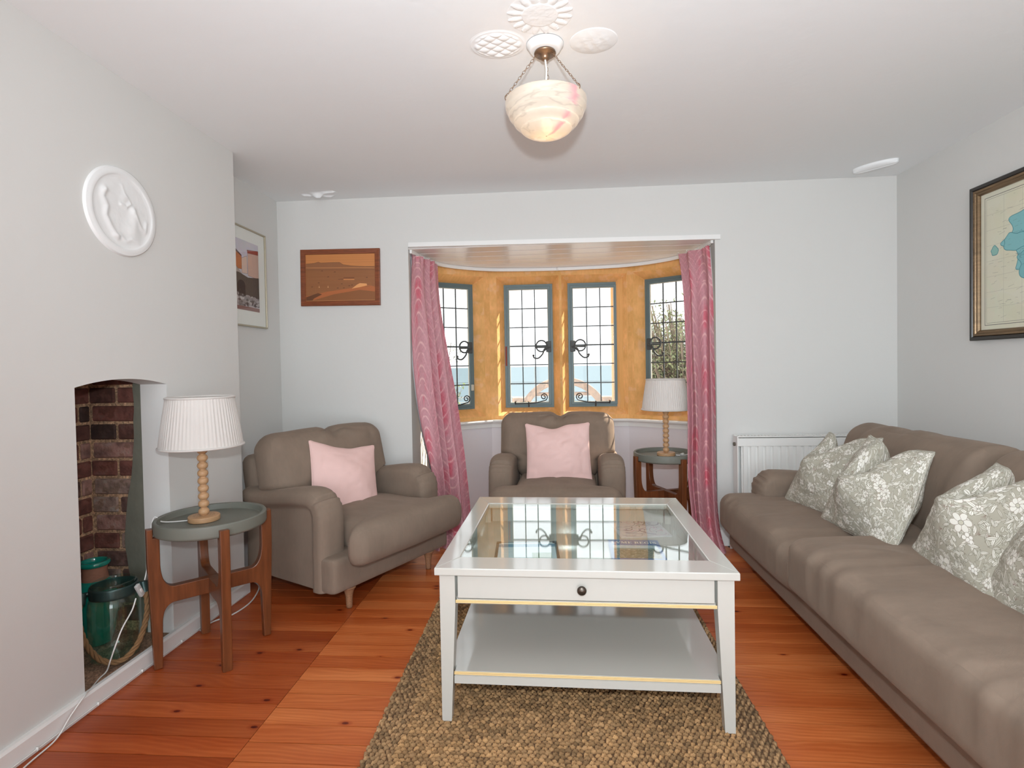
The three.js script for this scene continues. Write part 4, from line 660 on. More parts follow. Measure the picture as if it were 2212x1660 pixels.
// ───────────────────────── radiator ─────────────────────────
{
  const x0 = 1.108, x1 = 1.95, y0 = 0.12, y1 = 0.692, zf = ZB + 0.105;
  const t = thing('radiator', 'white ribbed panel radiator on the end wall behind the sofa', 'radiator');
  const s = []; const n = 18, w = (x1 - x0 - 0.05) / n; s.push([x0 + 0.025, 0]);
  for (let k = 0; k < n; k++) { const a = x0 + 0.025 + k * w; s.push([a + w * 0.12, 0], [a + w * 0.24, 0.012], [a + w * 0.76, 0.012], [a + w * 0.88, 0]); }
  s.push([x1 - 0.025, 0]); const prof = [...s, [x1 - 0.025, -0.012], [x0 + 0.025, -0.012]];
  obj('front_panel', [extrude(poly(prof), y1 - y0 - 0.11).rotateX(Math.PI / 2).scale(1, 1, 1).translate(0, y1 - 0.055, zf - 0.014), chamferBox(x1 - x0 - 0.01, 0.05, 0.012, 0.003).translate((x0 + x1) / 2, y1 - 0.035, zf - 0.006), chamferBox(x1 - x0 - 0.01, 0.055, 0.012, 0.003).translate((x0 + x1) / 2, y0 + 0.03, zf - 0.006)], M.radiator, t);
  for (const x of [x0, x1 - 0.006]) obj('side_panel', chamferBox(0.008, y1 - y0, 0.078, 0.002).translate(x + 0.003, (y0 + y1) / 2, zf - 0.042), M.radiator, t);
  obj('rear_panel', box(x0 + 0.02, x1 - 0.02, y0 + 0.02, y1 - 0.02, zf - 0.08, zf - 0.066), M.radiator, t);
  const slots = []; for (let k = 0; k < 40; k++) slots.push(box(x0 + 0.02 + k * 0.0202, x0 + 0.03 + k * 0.0202, y1 - 0.004, y1 + 0.001, zf - 0.07, zf - 0.02));
  obj('top_grille', [...slots, box(x0, x1, y1 - 0.004, y1 + 0.002, zf - 0.02, zf - 0.004), box(x0, x1, y1 - 0.004, y1 + 0.002, zf - 0.082, zf - 0.068)], M.radiator, t);
  const v = obj('air_vent', rod([x0 - 0.012, y1 - 0.05, zf - 0.042], [x0 + 0.004, y1 - 0.05, zf - 0.042], 0.011, 12), mat({ color: lin(0.16, 0.14, 0.11), roughness: 0.4, metalness: 0.8 }), t); v.userData.label = 'dark metal bleed plug';
  obj('pipe', [rod([x0 - 0.03, 0.0, zf - 0.042], [x0 - 0.03, 0.16, zf - 0.042], 0.0075, 10), rod([x0 - 0.03, 0.15, zf - 0.042], [x0 + 0.004, 0.15, zf - 0.042], 0.009, 10)], M.radiator, t);
  for (const x of [x0 + 0.12, x1 - 0.15]) obj('wall_bracket', box(x, x + 0.03, 0.2, 0.62, ZB, zf - 0.08), M.radiator, t);
}
// ───────────────────────── pictures ─────────────────────────
// framed picture in its own plane: x across, y up, +z out of the wall; a profile [[d, z]...] runs from the outer edge inwards
function framed(name, label, w, h, profile, fm, p, turn) {
  const t = thing(name, label, 'picture', p, turn); const fw = profile[profile.length - 1][0];
  const P = [...profile, [fw, 0.002], [0, 0.002]];
  const corner = [[-w / 2, -h / 2, 1, 1], [w / 2, -h / 2, -1, 1], [w / 2, h / 2, -1, -1], [-w / 2, h / 2, 1, -1]];
  for (let k = 0; k < 4; k++) {
    const a = corner[k], b = corner[(k + 1) % 4], pos = [], put = (...v) => v.forEach((q) => pos.push(...q)), A = P.map(([d, z]) => [a[0] + a[2] * d, a[1] + a[3] * d, z]), B = P.map(([d, z]) => [b[0] + b[2] * d, b[1] + b[3] * d, z]);
    for (let i = 0; i < P.length; i++) { const j = (i + 1) % P.length; put(A[i], B[i], B[j], A[i], B[j], A[j]); }
    const g = new THREE.BufferGeometry(); g.setAttribute('position', new THREE.BufferAttribute(new Float32Array(pos), 3)); g.computeVertexNormals(); obj('frame_rail', metricUV(g), fm, t);
  }
  return t;
}
const flat = (w, h, d = 0.002) => new THREE.BoxGeometry(w, h, d);
{ // harbour marquetry
  const tex = canvasTex(1024, 700, (c, W, H) => {
    const wood = (x, y, w, h, base, sp) => { c.fillStyle = base; c.fillRect(x, y, w, h); for (let k = 0; k < 240; k++) { c.fillStyle = `rgba(${60 + rnd() * 40},${30},10,${0.02 + rnd() * 0.05})`; c.fillRect(x, y + rnd() * h, w, 1 + rnd() * 2); } };
    wood(0, 0, W, 220, 'rgb(206,134,74)'); wood(0, 190, W, 510, 'rgb(150,96,56)');
    const shape = (col, pts, line) => { c.beginPath(); pts.forEach(([x, y], i) => (i ? c.lineTo(x, y) : c.moveTo(x, y))); c.closePath(); c.fillStyle = col; c.fill(); if (line) { c.strokeStyle = line; c.lineWidth = 3; c.stroke(); } };
    shape('rgb(146,94,58)', [[0, 140], [130, 130], [190, 112], [230, 128], [340, 124], [500, 122], [560, 160], [680, 178], [860, 190], [W, 206], [W, 240], [0, 230]], 'rgb(96,58,34)');
    c.strokeStyle = 'rgb(206,140,84)'; c.lineWidth = 6; c.beginPath(); c.moveTo(0, 196); c.bezierCurveTo(240, 206, 500, 196, W, 214); c.stroke();
    shape('rgb(176,100,54)', [[0, 700], [0, 628], [320, 560], [620, 520], [800, 488], [940, 470], [W, 500], [W, 700]]); shape('rgb(140,86,46)', [[60, 700], [420, 600], [800, 540], [W, 570], [W, 700]]); shape('rgb(104,62,34)', [[0, 700], [0, 640], [180, 580], [240, 600], [120, 660], [90, 700]]);
    c.strokeStyle = 'rgb(180,112,62)'; c.lineWidth = 9; c.beginPath(); c.moveTo(350, 378); c.bezierCurveTo(500, 420, 800, 400, 950, 446); c.bezierCurveTo(990, 470, 930, 500, 880, 490); c.stroke(); c.strokeStyle = 'rgb(92,54,30)'; c.lineWidth = 3; c.stroke();
    shape('rgb(226,158,98)', [[680, 520], [760, 460], [800, 440], [900, 448], [906, 476], [800, 500]]); shape('rgb(120,70,38)', [[560, 352], [720, 352], [720, 372], [560, 366]]); shape('rgb(196,126,72)', [[560, 372], [720, 372], [720, 392], [560, 390]]); shape('rgb(120,70,38)', [[480, 374], [560, 370], [560, 380], [480, 382]]);
    for (const [x, y] of [[90, 490], [190, 430], [330, 340], [430, 270], [240, 250], [470, 510], [560, 510], [680, 470], [530, 450], [900, 360], [640, 480]]) shape('rgb(84,48,28)', [[x - 16, y], [x + 18, y], [x + 8, y - 10]]);
    for (const [x, y] of [[200, 500], [330, 500]]) shape('rgb(232,180,124)', [[x - 6, y], [x + 5, y], [x, y - 34]]);
  });
  const t = framed('marquetry_picture', 'brown wooden inlay picture of a harbour in a mahogany frame', 0.526, 0.366, [[0, 0.004], [0, 0.02], [0.004, 0.022], [0.03, 0.02], [0.034, 0.014]], mat({ map: rep(grainTex, 4, 4), color: lin(0.36, 0.10, 0.035), roughness: 0.4 }), [-1.36, 1.738, ZB], 0);
  t.rotation.z = -0.012;
  obj('inlay_panel', flat(0.462, 0.302, 0.004).translate(0, 0, 0.012), mat({ map: tex, roughness: 0.55 }), t);
  obj('gilt_slip', [box(-0.233, 0.233, 0.148, 0.1515, 0.01, 0.0155), box(-0.233, 0.233, -0.1515, -0.148, 0.01, 0.0155), box(-0.233, -0.2295, -0.15, 0.15, 0.01, 0.0155), box(0.2295, 0.233, -0.15, 0.15, 0.01, 0.0155)], mat({ color: lin(0.55, 0.26, 0.09), roughness: 0.5 }), t);
}
{ // watercolour in the alcove
  const tex = canvasTex(640, 900, (c, W, H) => {
    c.fillStyle = 'rgb(196,194,200)'; c.fillRect(0, 0, W, H); for (let k = 0; k < 60; k++) { c.fillStyle = `rgba(${170 + rnd() * 60},${170 + rnd() * 50},${185 + rnd() * 50},0.12)`; c.beginPath(); c.ellipse(rnd() * W, rnd() * 380, 60 + rnd() * 120, 30 + rnd() * 50, rnd(), 0, 6.3); c.fill(); }
    const sh = (col, pts) => { c.beginPath(); pts.forEach(([x, y], i) => (i ? c.lineTo(x, y) : c.moveTo(x, y))); c.closePath(); c.fillStyle = col; c.fill(); c.strokeStyle = 'rgba(50,36,32,0.7)'; c.lineWidth = 3; c.stroke(); };
    sh('rgb(190,118,74)', [[0, 60], [180, 150], [300, 210], [310, 380], [0, 400]]); sh('rgb(96,66,58)', [[0, 40], [300, 200], [300, 216], [0, 90]]); sh('rgb(214,190,176)', [[300, 240], [400, 190], [410, 420], [300, 430]]); sh('rgb(204,172,156)', [[420, 120], [640, 100], [640, 460], [420, 440]]); sh('rgb(156,72,56)', [[410, 110], [640, 76], [640, 130], [420, 150]]);
    sh('rgb(170,160,152)', [[0, 340], [200, 360], [330, 470], [0, 500]]); sh('rgb(86,78,70)', [[0, 440], [240, 430], [420, 470], [640, 440], [640, 760], [0, 760]]);
    c.fillStyle = 'rgb(44,40,40)'; c.beginPath(); c.moveTo(210, 720); c.lineTo(210, 580); c.bezierCurveTo(230, 500, 340, 500, 360, 580); c.lineTo(360, 720); c.closePath(); c.fill();
    c.fillStyle = 'rgb(150,146,144)'; c.fillRect(0, 720, W, 120); for (let k = 0; k < 90; k++) { const v = 60 + rnd() * 160; c.fillStyle = `rgba(${v},${v - 6},${v - 8},0.8)`; c.beginPath(); c.ellipse(rnd() * W, 700 + rnd() * 150, 14 + rnd() * 34, 8 + rnd() * 18, 0, 0, 6.3); c.fill(); }
    for (let k = 0; k < 160; k++) { c.strokeStyle = `rgba(40,34,32,${0.2 + rnd() * 0.3})`; c.lineWidth = 1 + rnd() * 3; const x = rnd() * W, y = 440 + rnd() * 300; c.beginPath(); c.moveTo(x, y); c.lineTo(x + rr(-20, 20), y + rr(5, 40)); c.stroke(); } c.fillStyle = 'rgb(140,104,96)'; c.fillRect(0, 850, W, 50);
  });
  const w = 0.50, h = 0.578, t = framed('watercolour_picture', 'watercolour of houses and a bridge in a thin pale frame on the alcove wall', w, h, [[0, 0.002], [0, 0.016], [0.003, 0.018], [0.008, 0.018], [0.01, 0.013]], mat({ color: lin(0.42, 0.37, 0.27), roughness: 0.4, metalness: 0.3 }), [XA, 1.691, -3.024], Math.PI / 2);
  obj('mount', flat(w - 0.018, h - 0.018, 0.004).translate(0, 0, 0.006), mat({ color: lin(0.76, 0.77, 0.72), roughness: 0.9 }), t);
  obj('painting', flat(0.34, 0.405, 0.001).translate(0, 0.008, 0.0088), mat({ map: tex, roughness: 0.9 }), t);
  obj('glazing', new THREE.PlaneGeometry(w - 0.018, h - 0.018).translate(0, 0, 0.012), M.pane, t);
}
{ // antique map on the right wall
  const tex = canvasTex(1400, 1000, (c, W, H) => {
    c.fillStyle = 'rgb(222,220,200)'; c.fillRect(0, 0, W, H); for (let k = 0; k < 80; k++) { c.fillStyle = `rgba(${200 + rnd() * 30},${200 + rnd() * 20},${170 + rnd() * 20},0.12)`; c.beginPath(); c.ellipse(rnd() * W, rnd() * H, 60 + rnd() * 160, 40 + rnd() * 90, rnd() * 3, 0, 6.3); c.fill(); }
    c.strokeStyle = 'rgb(96,92,84)'; c.lineWidth = 4; c.strokeRect(46, 46, W - 92, H - 92); c.lineWidth = 1.4; c.strokeRect(60, 60, W - 120, H - 120); c.strokeStyle = 'rgba(120,116,104,0.4)'; for (let k = 1; k < 9; k++) { c.beginPath(); c.moveTo(60 + k * 145, 60); c.lineTo(60 + k * 142, H - 60); c.stroke(); c.beginPath(); c.moveTo(60, 60 + k * 110); c.lineTo(W - 60, 60 + k * 108); c.stroke(); }
    const land = (pts, col) => { c.beginPath(); pts.forEach(([x, y], i) => { const q = pts[(i + 1) % pts.length], mx = (x + q[0]) / 2, my = (y + q[1]) / 2; i ? c.quadraticCurveTo(x, y, mx, my) : c.moveTo(mx, my); }); c.closePath(); c.fillStyle = col; c.fill(); c.strokeStyle = 'rgb(52,130,140)'; c.lineWidth = 4; c.stroke(); };
    const jag = (cx, cy, rx, ry, n, s, col) => land(Array.from({ length: n }, (_, i) => { const a = i / n * 6.283, k = 0.72 + 0.55 * h3(i, s, 3); return [cx + rx * k * Math.cos(a), cy + ry * k * Math.sin(a)]; }), col);
    jag(680, 400, 430, 260, 34, 1, 'rgb(126,190,194)'); jag(470, 560, 150, 130, 20, 2, 'rgb(116,182,188)'); jag(300, 400, 100, 60, 16, 3, 'rgb(126,190,194)'); jag(130, 430, 36, 30, 12, 4, 'rgb(140,190,180)'); jag(520, 150, 90, 60, 14, 5, 'rgb(126,190,194)'); jag(1100, 560, 150, 190, 20, 6, 'rgb(140,196,190)');
    c.strokeStyle = 'rgba(50,96,110,0.6)'; c.lineWidth = 2; for (let k = 0; k < 120; k++) { let x = rr(330, 1050), y = rr(250, 620); c.beginPath(); c.moveTo(x, y); for (let i = 0; i < 4; i++) { x += rr(-26, 26); y += rr(-20, 20); c.lineTo(x, y); } c.stroke(); }
    c.strokeStyle = 'rgba(80,76,70,0.55)'; c.lineWidth = 2; for (let k = 0; k < 260; k++) { const x = rr(80, W - 140), y = rr(80, H - 90), l = rr(10, 46), a = rr(-0.35, 0.2); c.setLineDash([3 + rnd() * 3, 2]); c.beginPath(); c.moveTo(x, y); c.lineTo(x + l, y + l * a); c.stroke(); } c.setLineDash([]);
  });
  const z1 = -2.845, w = 1.04, h = 0.745;
  const t = framed('antique_map', 'old printed map with turquoise land in a bronze and black frame above the sofa', w, h, [[0, 0.004], [0, 0.026], [0.004, 0.03], [0.016, 0.03], [0.02, 0.024]], mat({ color: lin(0.025, 0.02, 0.016), roughness: 0.35 }), [XR, 1.598, z1 + w / 2], -Math.PI / 2);
  const fm = mat({ map: rep(grainTex, 3, 3), color: lin(0.30, 0.20, 0.11), roughness: 0.35, metalness: 0.55 });
  const inner = framed('bronze_slip', '', w - 0.038, h - 0.038, [[0, 0.02], [0.003, 0.027], [0.012, 0.026], [0.016, 0.021], [0.024, 0.022], [0.03, 0.015]], fm, [0, 0, 0], 0); inner.userData = { label: 'bronze inner moulding' }; t.add(inner); inner.name = 'bronze_moulding';
  obj('map_sheet', flat(w - 0.08, h - 0.08).translate(0, 0, 0.008), mat({ map: tex, roughness: 0.8 }), t);
  obj('glazing', new THREE.PlaneGeometry(w - 0.09, h - 0.09).translate(0, 0, 0.014), M.pane, t);
}

// ───────────────────────── plaster reliefs ─────────────────────────
function relief(name, label, a, b, hf, p, rot, rings = 44, seg = 96) {   // height over an ellipse; +z out of the surface
  const g = grid(seg, rings, (u, v) => { const an = u * 2 * Math.PI, r = v, x = a * r * Math.cos(an), y = b * r * Math.sin(an); return [x, y, v > 0.999 ? 0 : Math.max(0.0005, hf(x / a, y / b, r))]; });
  const o = obj(name, g, name.startsWith('ceiling') ? M.relief : M.plaster); o.position.set(...p); o.rotation.set(...rot); return tag(o, label, 'plaster relief');
}
const blob = (x, y, cx, cy, rx, ry, an = 0) => { const c = Math.cos(an), s = Math.sin(an), X = (x - cx) * c + (y - cy) * s, Y = -(x - cx) * s + (y - cy) * c; return Math.exp(-Math.pow(X / rx, 2) - Math.pow(Y / ry, 2)); };
const stroke = (x, y, pts, w) => { let m = 0; for (let i = 0; i < pts.length - 1; i++) { const [ax, ay] = pts[i], [bx, by] = pts[i + 1], dx = bx - ax, dy = by - ay, t = clamp(((x - ax) * dx + (y - ay) * dy) / (dx * dx + dy * dy), 0, 1), d = Math.hypot(x - ax - dx * t, y - ay - dy * t); m = Math.max(m, Math.exp(-d * d / (w * w))); } return m; };
relief('wall_plaque', 'round white plaster plaque with raised rim and figure on the chimney breast', 0.168, 0.163, (x, y, r) => {
  let h = 0.008 + 0.005 * ss(0.74, 0.86, r) * (1 - 0.7 * ss(0.88, 1, r));
  if (r < 0.82) { // swan-necked bird, seated figure, waves and leaves
    h += 0.012 * stroke(x, y, [[-0.5, 0.36], [-0.56, 0.2], [-0.46, 0.02], [-0.5, -0.2], [-0.36, -0.42], [-0.2, -0.6]], 0.07) + 0.008 * blob(x, y, -0.52, 0.36, 0.1, 0.06, 0.3);
    h += 0.016 * blob(x, y, 0.28, 0.1, 0.08, 0.09) + 0.014 * blob(x, y, 0.3, -0.12, 0.12, 0.17, 0.2) + 0.013 * blob(x, y, 0.24, -0.4, 0.2, 0.16, -0.4) + 0.008 * stroke(x, y, [[0.34, 0], [0.5, -0.24], [0.62, -0.3], [0.66, -0.1]], 0.05);
    h += 0.008 * stroke(x, y, [[0.2, 0.24], [0.08, 0.14], [-0.06, 0.16]], 0.04) + 0.007 * blob(x, y, 0.05, 0.34, 0.1, 0.07) + 0.006 * stroke(x, y, [[-0.3, -0.6], [-0.1, -0.55], [0.05, -0.66], [0.2, -0.58], [0.4, -0.62]], 0.045) + 0.004 * stroke(x, y, [[-0.02, 0.6], [0.05, 0.42], [0.18, 0.3]], 0.04);
    h += 0.003 * fbm(x * 7 + 9, y * 7, 3);
  h = 0.008 + (h - 0.008) * 0.5; } return h;
}, [XC, 1.741, -1.921], [0, Math.PI / 2, 0], 60, 120);
const up = [Math.PI / 2, 0, 0];
relief('ceiling_sunflower', 'white plaster sunflower moulding on the ceiling beyond the pendant lamp', 0.105, 0.10, (x, y, r) => { const an = Math.atan2(y, x), pe = Math.abs(Math.sin(an * 8)), edge = 0.64 + 0.35 * Math.pow(pe, 1.5); return r < 0.56 ? 0.003 + 0.002 * Math.sqrt(Math.max(0, 1 - r * r / 0.32)) + 0.0012 * fbm(x * 9 + 4, y * 9, 2) : r < edge ? 0.001 + 0.0036 * pe * (1 - Math.abs(r - 0.74) * 2) : 0.0005; }, [-0.02, HC, -1.735], up, 50, 192);
relief('ceiling_lattice', 'oval white plaster moulding with a raised lattice beside the pendant rose', 0.10, 0.085, (x, y, r) => { const l = Math.abs(Math.sin((x + y) * 6.5)) * Math.abs(Math.sin((x - y) * 6.5)); return (0.001 + 0.005 * Math.pow(l, 0.6)) * ss(0.86, 0.7, r) + 0.002 * ss(0.98, 0.9, r); }, [-0.168, HC, -1.882], up, 50, 140);
relief('ceiling_shell', 'smooth oval white plaster moulding beside the pendant rose', 0.082, 0.075, (x, y, r) => 0.0075 * Math.max(0, 1 - r * r) * (1 + 0.12 * Math.sin(x * 14 + y * 6)) * (0.8 + 0.4 * fbm(x * 3 + 5, y * 3, 3)) + 0.001, [0.16, HC, -1.893], up, 40, 96);
relief('ceiling_bird', 'white plaster bird moulding on the ceiling above the marquetry picture', 0.12, 0.075, (x, y) => 0.017 * blob(x, y, -0.05, 0.1, 0.30, 0.22, -0.2) + 0.012 * stroke(x, y, [[-0.1, 0.1], [-0.45, -0.2], [-0.8, -0.1]], 0.13) + 0.011 * stroke(x, y, [[0.1, 0.0], [0.35, 0.3], [0.8, 0.35]], 0.12) + 0.011 * stroke(x, y, [[0.0, -0.1], [0.2, -0.6], [0.45, -0.7]], 0.14) + 0.0006, [-1.44, HC, -3.325], up, 40, 96);
relief('ceiling_leaf', 'white plaster leaf moulding in the ceiling corner above the sofa', 0.115, 0.05, (x, y, r) => { const e = Math.pow(Math.max(0, 1 - x * x), 0.6) * 0.95; return Math.abs(y) < e ? 0.022 * Math.sqrt(1 - Math.pow(y / (e + 1e-6), 2)) * (1 - 0.35 * Math.exp(-y * y / 0.02)) + 0.004 : 0.0006; }, [1.845, HC, -3.24], [Math.PI / 2, 0, 0.85], 40, 96);

// ───────────────────────── pendant lamp ─────────────────────────
{
  const px = -0.006, pz = -1.895, t = thing('pendant_light', 'marbled glass bowl pendant hanging on three chains from the ceiling', 'ceiling lamp', [px, HC, pz]);
  obj('ceiling_rose', lathe([[0, -0.0005], [0.064, -0.0005], [0.064, -0.006], [0.058, -0.012], [0.054, -0.02], [0.046, -0.026], [0, -0.027]], 40), M.plaster, t);
  const plate = obj('brass_plate', lathe([[0, -0.027], [0.036, -0.027], [0.038, -0.032], [0.034, -0.036], [0.018, -0.038], [0.016, -0.05], [0.010, -0.054], [0, -0.054]], 32), M.brass, t); plate.userData.label = 'aged brass hook plate';
  const marble = dataTex(1024, 512, (u, v) => { const a = fbm(u * 8, v * 5, 5, 2, 8, 5), vein = Math.exp(-Math.pow((fbm(u * 6, v * 7, 4, 9, 6, 7) - 0.5) / 0.03, 2)) * 0.07, pk = Math.exp(-Math.pow((u - 0.12 + 0.05 * (fbm(u * 9, v * 9, 3, 5, 9, 9) - 0.5)) / 0.026, 2)) * ss(0.35, 0.56, fbm(u * 18, v * 9, 3, 14, 18, 9)), k = 0.92 + 0.14 * (a - 0.5) - vein; return [250 * k, lerp(243 * k, 168, pk * 0.8), lerp(232 * k, 180, pk * 0.7)]; });
  const y = (q) => q - 0.192;                                    // rim below the ceiling
  const prof = [[0.003, -0.122], [0.03, -0.1215], [0.052, -0.119], [0.07, -0.113], [0.085, -0.1035], [0.089, -0.0985], [0.0875, -0.0955], [0.101, -0.088], [0.1105, -0.079], [0.113, -0.0735], [0.111, -0.0705], [0.122, -0.062], [0.1285, -0.053], [0.130, -0.0485], [0.128, -0.0455], [0.136, -0.036], [0.139, -0.028], [0.137, -0.0245], [0.1405, -0.015], [0.1405, -0.004], [0.137, 0], [0.134, -0.003], [0.1345, -0.008]];
  const bowl = obj('glass_bowl', lathe(prof.map(([r, q]) => [r, y(q)]), 96), mat({ map: marble, color: lin(0.98, 0.965, 0.935), roughness: 0.9, transmission: 0.45, thickness: 0, clearcoat: 1, clearcoatRoughness: 0.04 }), t); bowl.userData.label = 'marbled white glass bowl with pink veins';
  const bulb = obj('lamp_bulb', new THREE.SphereGeometry(0.02, 20, 14).translate(0.002, y(-0.09), 0.004), new THREE.MeshStandardMaterial({ color: 0xfff0d8, emissive: new THREE.Color(1, 0.78, 0.46), emissiveIntensity: 3.2 }), t); bulb.userData.label = 'lit bulb inside the bowl';
  const pl = new THREE.PointLight(0xffcf94, 0.032, 0, 2); pl.position.set(0.002, y(-0.09), 0.004); pl.castShadow = true; t.add(pl);
  obj('bulb_holder', rod([0, y(-0.07), 0], [0, y(-0.02), 0], 0.014, 16), M.flex, t);
  obj('flex', tube([[0, -0.05, 0], [0.004, -0.09, 0.004], [0.002, -0.14, 0.002], [0, y(-0.02), 0]], 0.0032, 24, 8), M.flex, t);
  for (const an of [195, 322, 82]) {
    const a = an * D2, A = V3(0.028 * Math.cos(a), -0.036, -0.028 * Math.sin(a)), B = V3(0.139 * Math.cos(a), y(0.003), -0.139 * Math.sin(a)), L = A.distanceTo(B), n = Math.round(L / 0.0125), dir = B.clone().sub(A).normalize(), links = [];
    for (let k = 0; k < n; k++) { const l = new THREE.TorusGeometry(0.0052, 0.001, 5, 12).scale(0.72, 1.35, 1); l.rotateY(k % 2 ? Math.PI / 2 : 0.3); l.applyQuaternion(new THREE.Quaternion().setFromUnitVectors(V3(0, -1, 0), dir)); const c = A.clone().addScaledVector(dir, (k + 0.5) * L / n); links.push(l.translate(c.x, c.y, c.z)); }
    const ch = obj('chain', links, M.brass, t); ch.userData.kind = 'stuff';
    const R = 0.139, hk = [[0.975, 0.009], [1.018, 0.005], [1.028, -0.003], [1.014, -0.009]].map(([k, q]) => [R * k * Math.cos(a), y(q), -R * k * Math.sin(a)]); obj('hook', tube(hk, 0.0017, 16, 6), M.brass, t);
  }
}

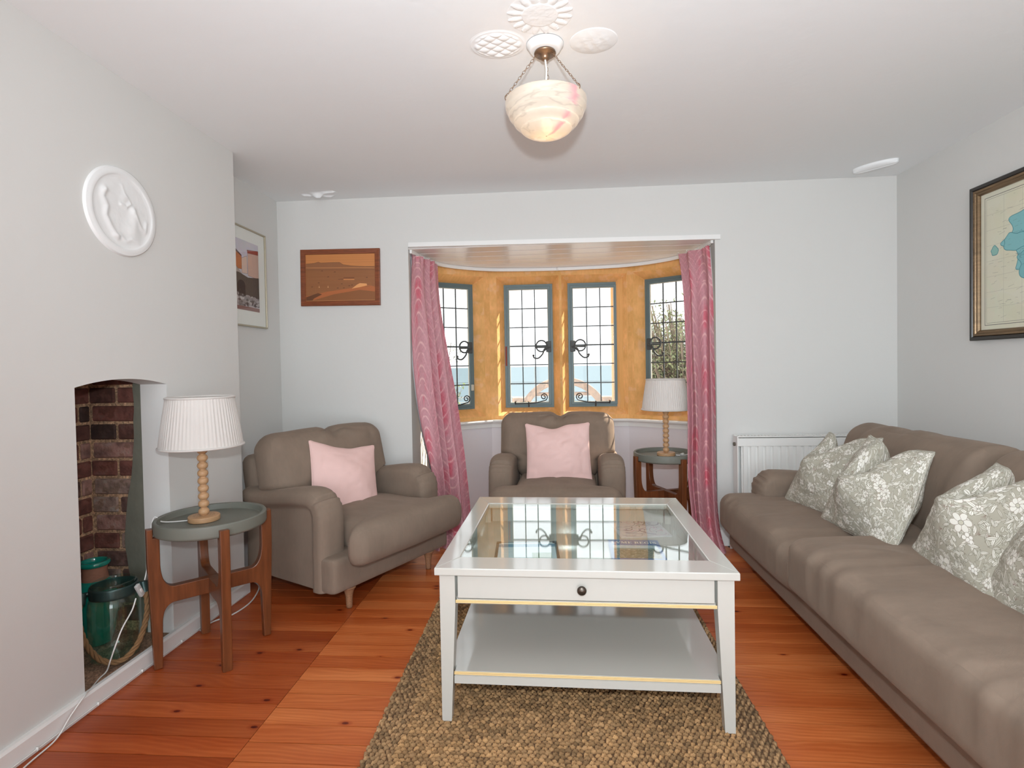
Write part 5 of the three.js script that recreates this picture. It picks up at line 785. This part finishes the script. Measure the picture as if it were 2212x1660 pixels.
// ───────────────────────── outside ─────────────────────────
{
  const sea = struct('sea', new THREE.PlaneGeometry(60000, 30000, 1, 1).rotateX(-Math.PI / 2), mat({ color: lin(0.10, 0.138, 0.162), roughness: 1, specularIntensity: 0 }), 'pale blue sea reaching to the horizon'); sea.position.set(0, -22, -15160);
  const unseenGround = struct('ground', box(-14, 14, -1.6, -0.5, -12.5, -4.62), mat({ map: rep(napMap, 1, 1), color: lin(0.66, 0.63, 0.57), roughness: 0.95 }), 'unseen pale garden ground outside that bounces light up into the bay');  // out of view; kept pale to bounce sunlight up to the bay ceiling
  // surf streaks near the shore
  const surf = []; for (let k = 0; k < 12; k++) surf.push(new THREE.PlaneGeometry(rr(60, 240), rr(3, 9)).rotateX(-Math.PI / 2).translate(rr(-120, 140), -21.9 + k * 0.004, rr(-430, -300)));
  tag(obj('surf', surf, mat({ color: lin(0.17, 0.19, 0.2), roughness: 1, specularIntensity: 0 })), 'pale lines of surf on the sea below the garden', 'surf', null, 'stuff');
  // arched timber back of a garden seat
  const arch = thing('garden_arch', 'pale curved arch with a crossbar standing outside the two middle windows', 'garden arch', [0.16, -0.5, -8.2]);
  const stone = mat({ map: rep(gritTex, 1.5, 1.5), color: lin(1.25, 1.25, 1.18), roughness: 0.9 });
  const cy = 0.78, ro = 0.69, ri = 0.585, s = new THREE.Shape(); s.absarc(0, cy, ro, 0, Math.PI, false); s.lineTo(-ro, cy - 0.3); s.lineTo(-ri, cy - 0.3); s.lineTo(-ri, cy); s.absarc(0, cy, ri, Math.PI, 0, true); s.lineTo(ri, cy - 0.3); s.lineTo(ro, cy - 0.3); s.closePath();
  obj('arch_ring', metricUV(extrude(s, 0.16, 0.012, 2, 40)), stone, arch);
  obj('crossbar', chamferBox(0.84, 0.05, 0.1, 0.008).translate(0, 1.22, 0.08), stone, arch);
  for (const q of [-1, 1]) { obj('shoulder_block', chamferBox(0.2, 0.14, 0.2, 0.01).translate(q * 0.66, 1.105, 0.08), stone, arch); obj('pier', box(q * 0.6, q * 0.74, 0, 1.035, -0.02, 0.18), stone, arch); }
  obj('seat_wall', box(-0.86, 0.86, 0, 0.5, -0.05, 0.3), stone, arch);
  // garden shrubs: twigs and leaves
  function shrub(name, label, p, H, R, nb, nl, leaf, lm, bm, base = 0.1) {
    const t = thing(name, label, 'shrub', p), tw = [], tips = [];
    for (let b = 0; b < nb; b++) {
      const a = rnd() * 6.283, sp = Math.sqrt(rnd()) * R, h = H * rr(0.55, 1), mid = [Math.cos(a) * sp * 0.35, h * 0.5, Math.sin(a) * sp * 0.35], end = [Math.cos(a) * sp, h, Math.sin(a) * sp];
      tw.push(tube([[rr(-base, base), 0, rr(-base, base)], mid, end], rr(0.004, 0.009), 10, 4));
      for (let k = 0; k < 7; k++) { const q = rr(0.35, 1), o = [lerp(mid[0], end[0], q), lerp(mid[1], end[1], q), lerp(mid[2], end[2], q)], e = o.map((v, i) => v + rr(-0.2, 0.2) * (i === 1 ? 0.9 : 0.75)); tw.push(rod(o, e, 0.0028, 4, 0.0014)); for (let z = 0; z < 3; z++) { const f = rr(0.3, 1), s0 = o.map((v, i) => lerp(v, e[i], f)), s1 = s0.map((v) => v + rr(-0.09, 0.09)); tw.push(rod(s0, s1, 0.0018, 3, 0.001)); tips.push(s1); } }
    }
    const br = obj('branches', tw, bm, t); br.userData.kind = 'stuff';
    const im = new THREE.InstancedMesh(leaf, lm, nl), m = new THREE.Matrix4(), c = new THREE.Color(); im.name = 'foliage'; im.userData.kind = 'stuff';
    for (let i = 0; i < nl; i++) { const q = tips[Math.floor(rnd() * tips.length)]; m.compose(V3(q[0] + rr(-0.04, 0.04), q[1] + rr(-0.04, 0.04), q[2] + rr(-0.04, 0.04)), new THREE.Quaternion().setFromEuler(new THREE.Euler(rnd() * 6, rnd() * 6, rnd() * 6)), V3(1, 1, 1).multiplyScalar(rr(0.7, 1.3))); im.setMatrixAt(i, m); const k = rr(0.7, 1.25); c.setRGB(k, k, k); im.setColorAt(i, c); }
    t.add(im); return t;
  }
  const lf = grid(4, 2, (u, v) => { const w = Math.sin(u * Math.PI) * 0.009; return [(u - 0.5) * 0.04, (v - 0.5) * 2 * w, 0.004 * Math.cos((v - 0.5) * 3)]; });
  const twig = mat({ color: lin(0.20, 0.165, 0.13), roughness: 0.9 });
  shrub('bare_shrub', 'tall twiggy grey-green shrub outside the window behind the bay lamp', [1.66, -0.5, -6.9], 2.42, 0.72, 210, 12000, lf, mat({ color: lin(0.23, 0.27, 0.15), roughness: 0.7 }), twig);
  shrub('young_pine', 'wispy green pine sprig outside the window beside the swept curtain', [-1.60, -0.5, -7.6], 2.0, 0.3, 22, 1500, lf, mat({ color: lin(0.16, 0.2, 0.13), roughness: 0.7 }), twig, 0.03);
  shrub('leafy_plant', 'low leafy green plant outside below the pine sprig', [-1.3, -0.5, -7.2], 1.36, 0.26, 12, 420, lf, mat({ color: lin(0.25, 0.33, 0.12), roughness: 0.7 }), twig, 0.05);
  tag(obj('flag_pole', rod([-0.36, -0.5, -11.4], [-0.36, 1.12, -11.4], 0.014, 8), mat({ color: lin(0.2, 0.24, 0.25), roughness: 0.6 })), 'slim grey post standing against the sea behind the arch', 'post');
  const rl = thing('garden_rail', 'two thin wire lines of a garden fence before the sea', 'fence'); for (const y of [0.80, 0.745]) obj('wire', rod([-5, y, -11.8], [5, y, -11.8], 0.004, 5), M.lead, rl); for (const x of [-4.8, -3.2, 2.6, 4.8]) obj('post', rod([x, -0.5, -11.8], [x, 0.8, -11.8], 0.02, 6), M.lead, rl);
}

scene.traverse((o) => { if (o.isMesh) { o.castShadow = true; o.receiveShadow = true; } });
renderer.render(scene, camera);
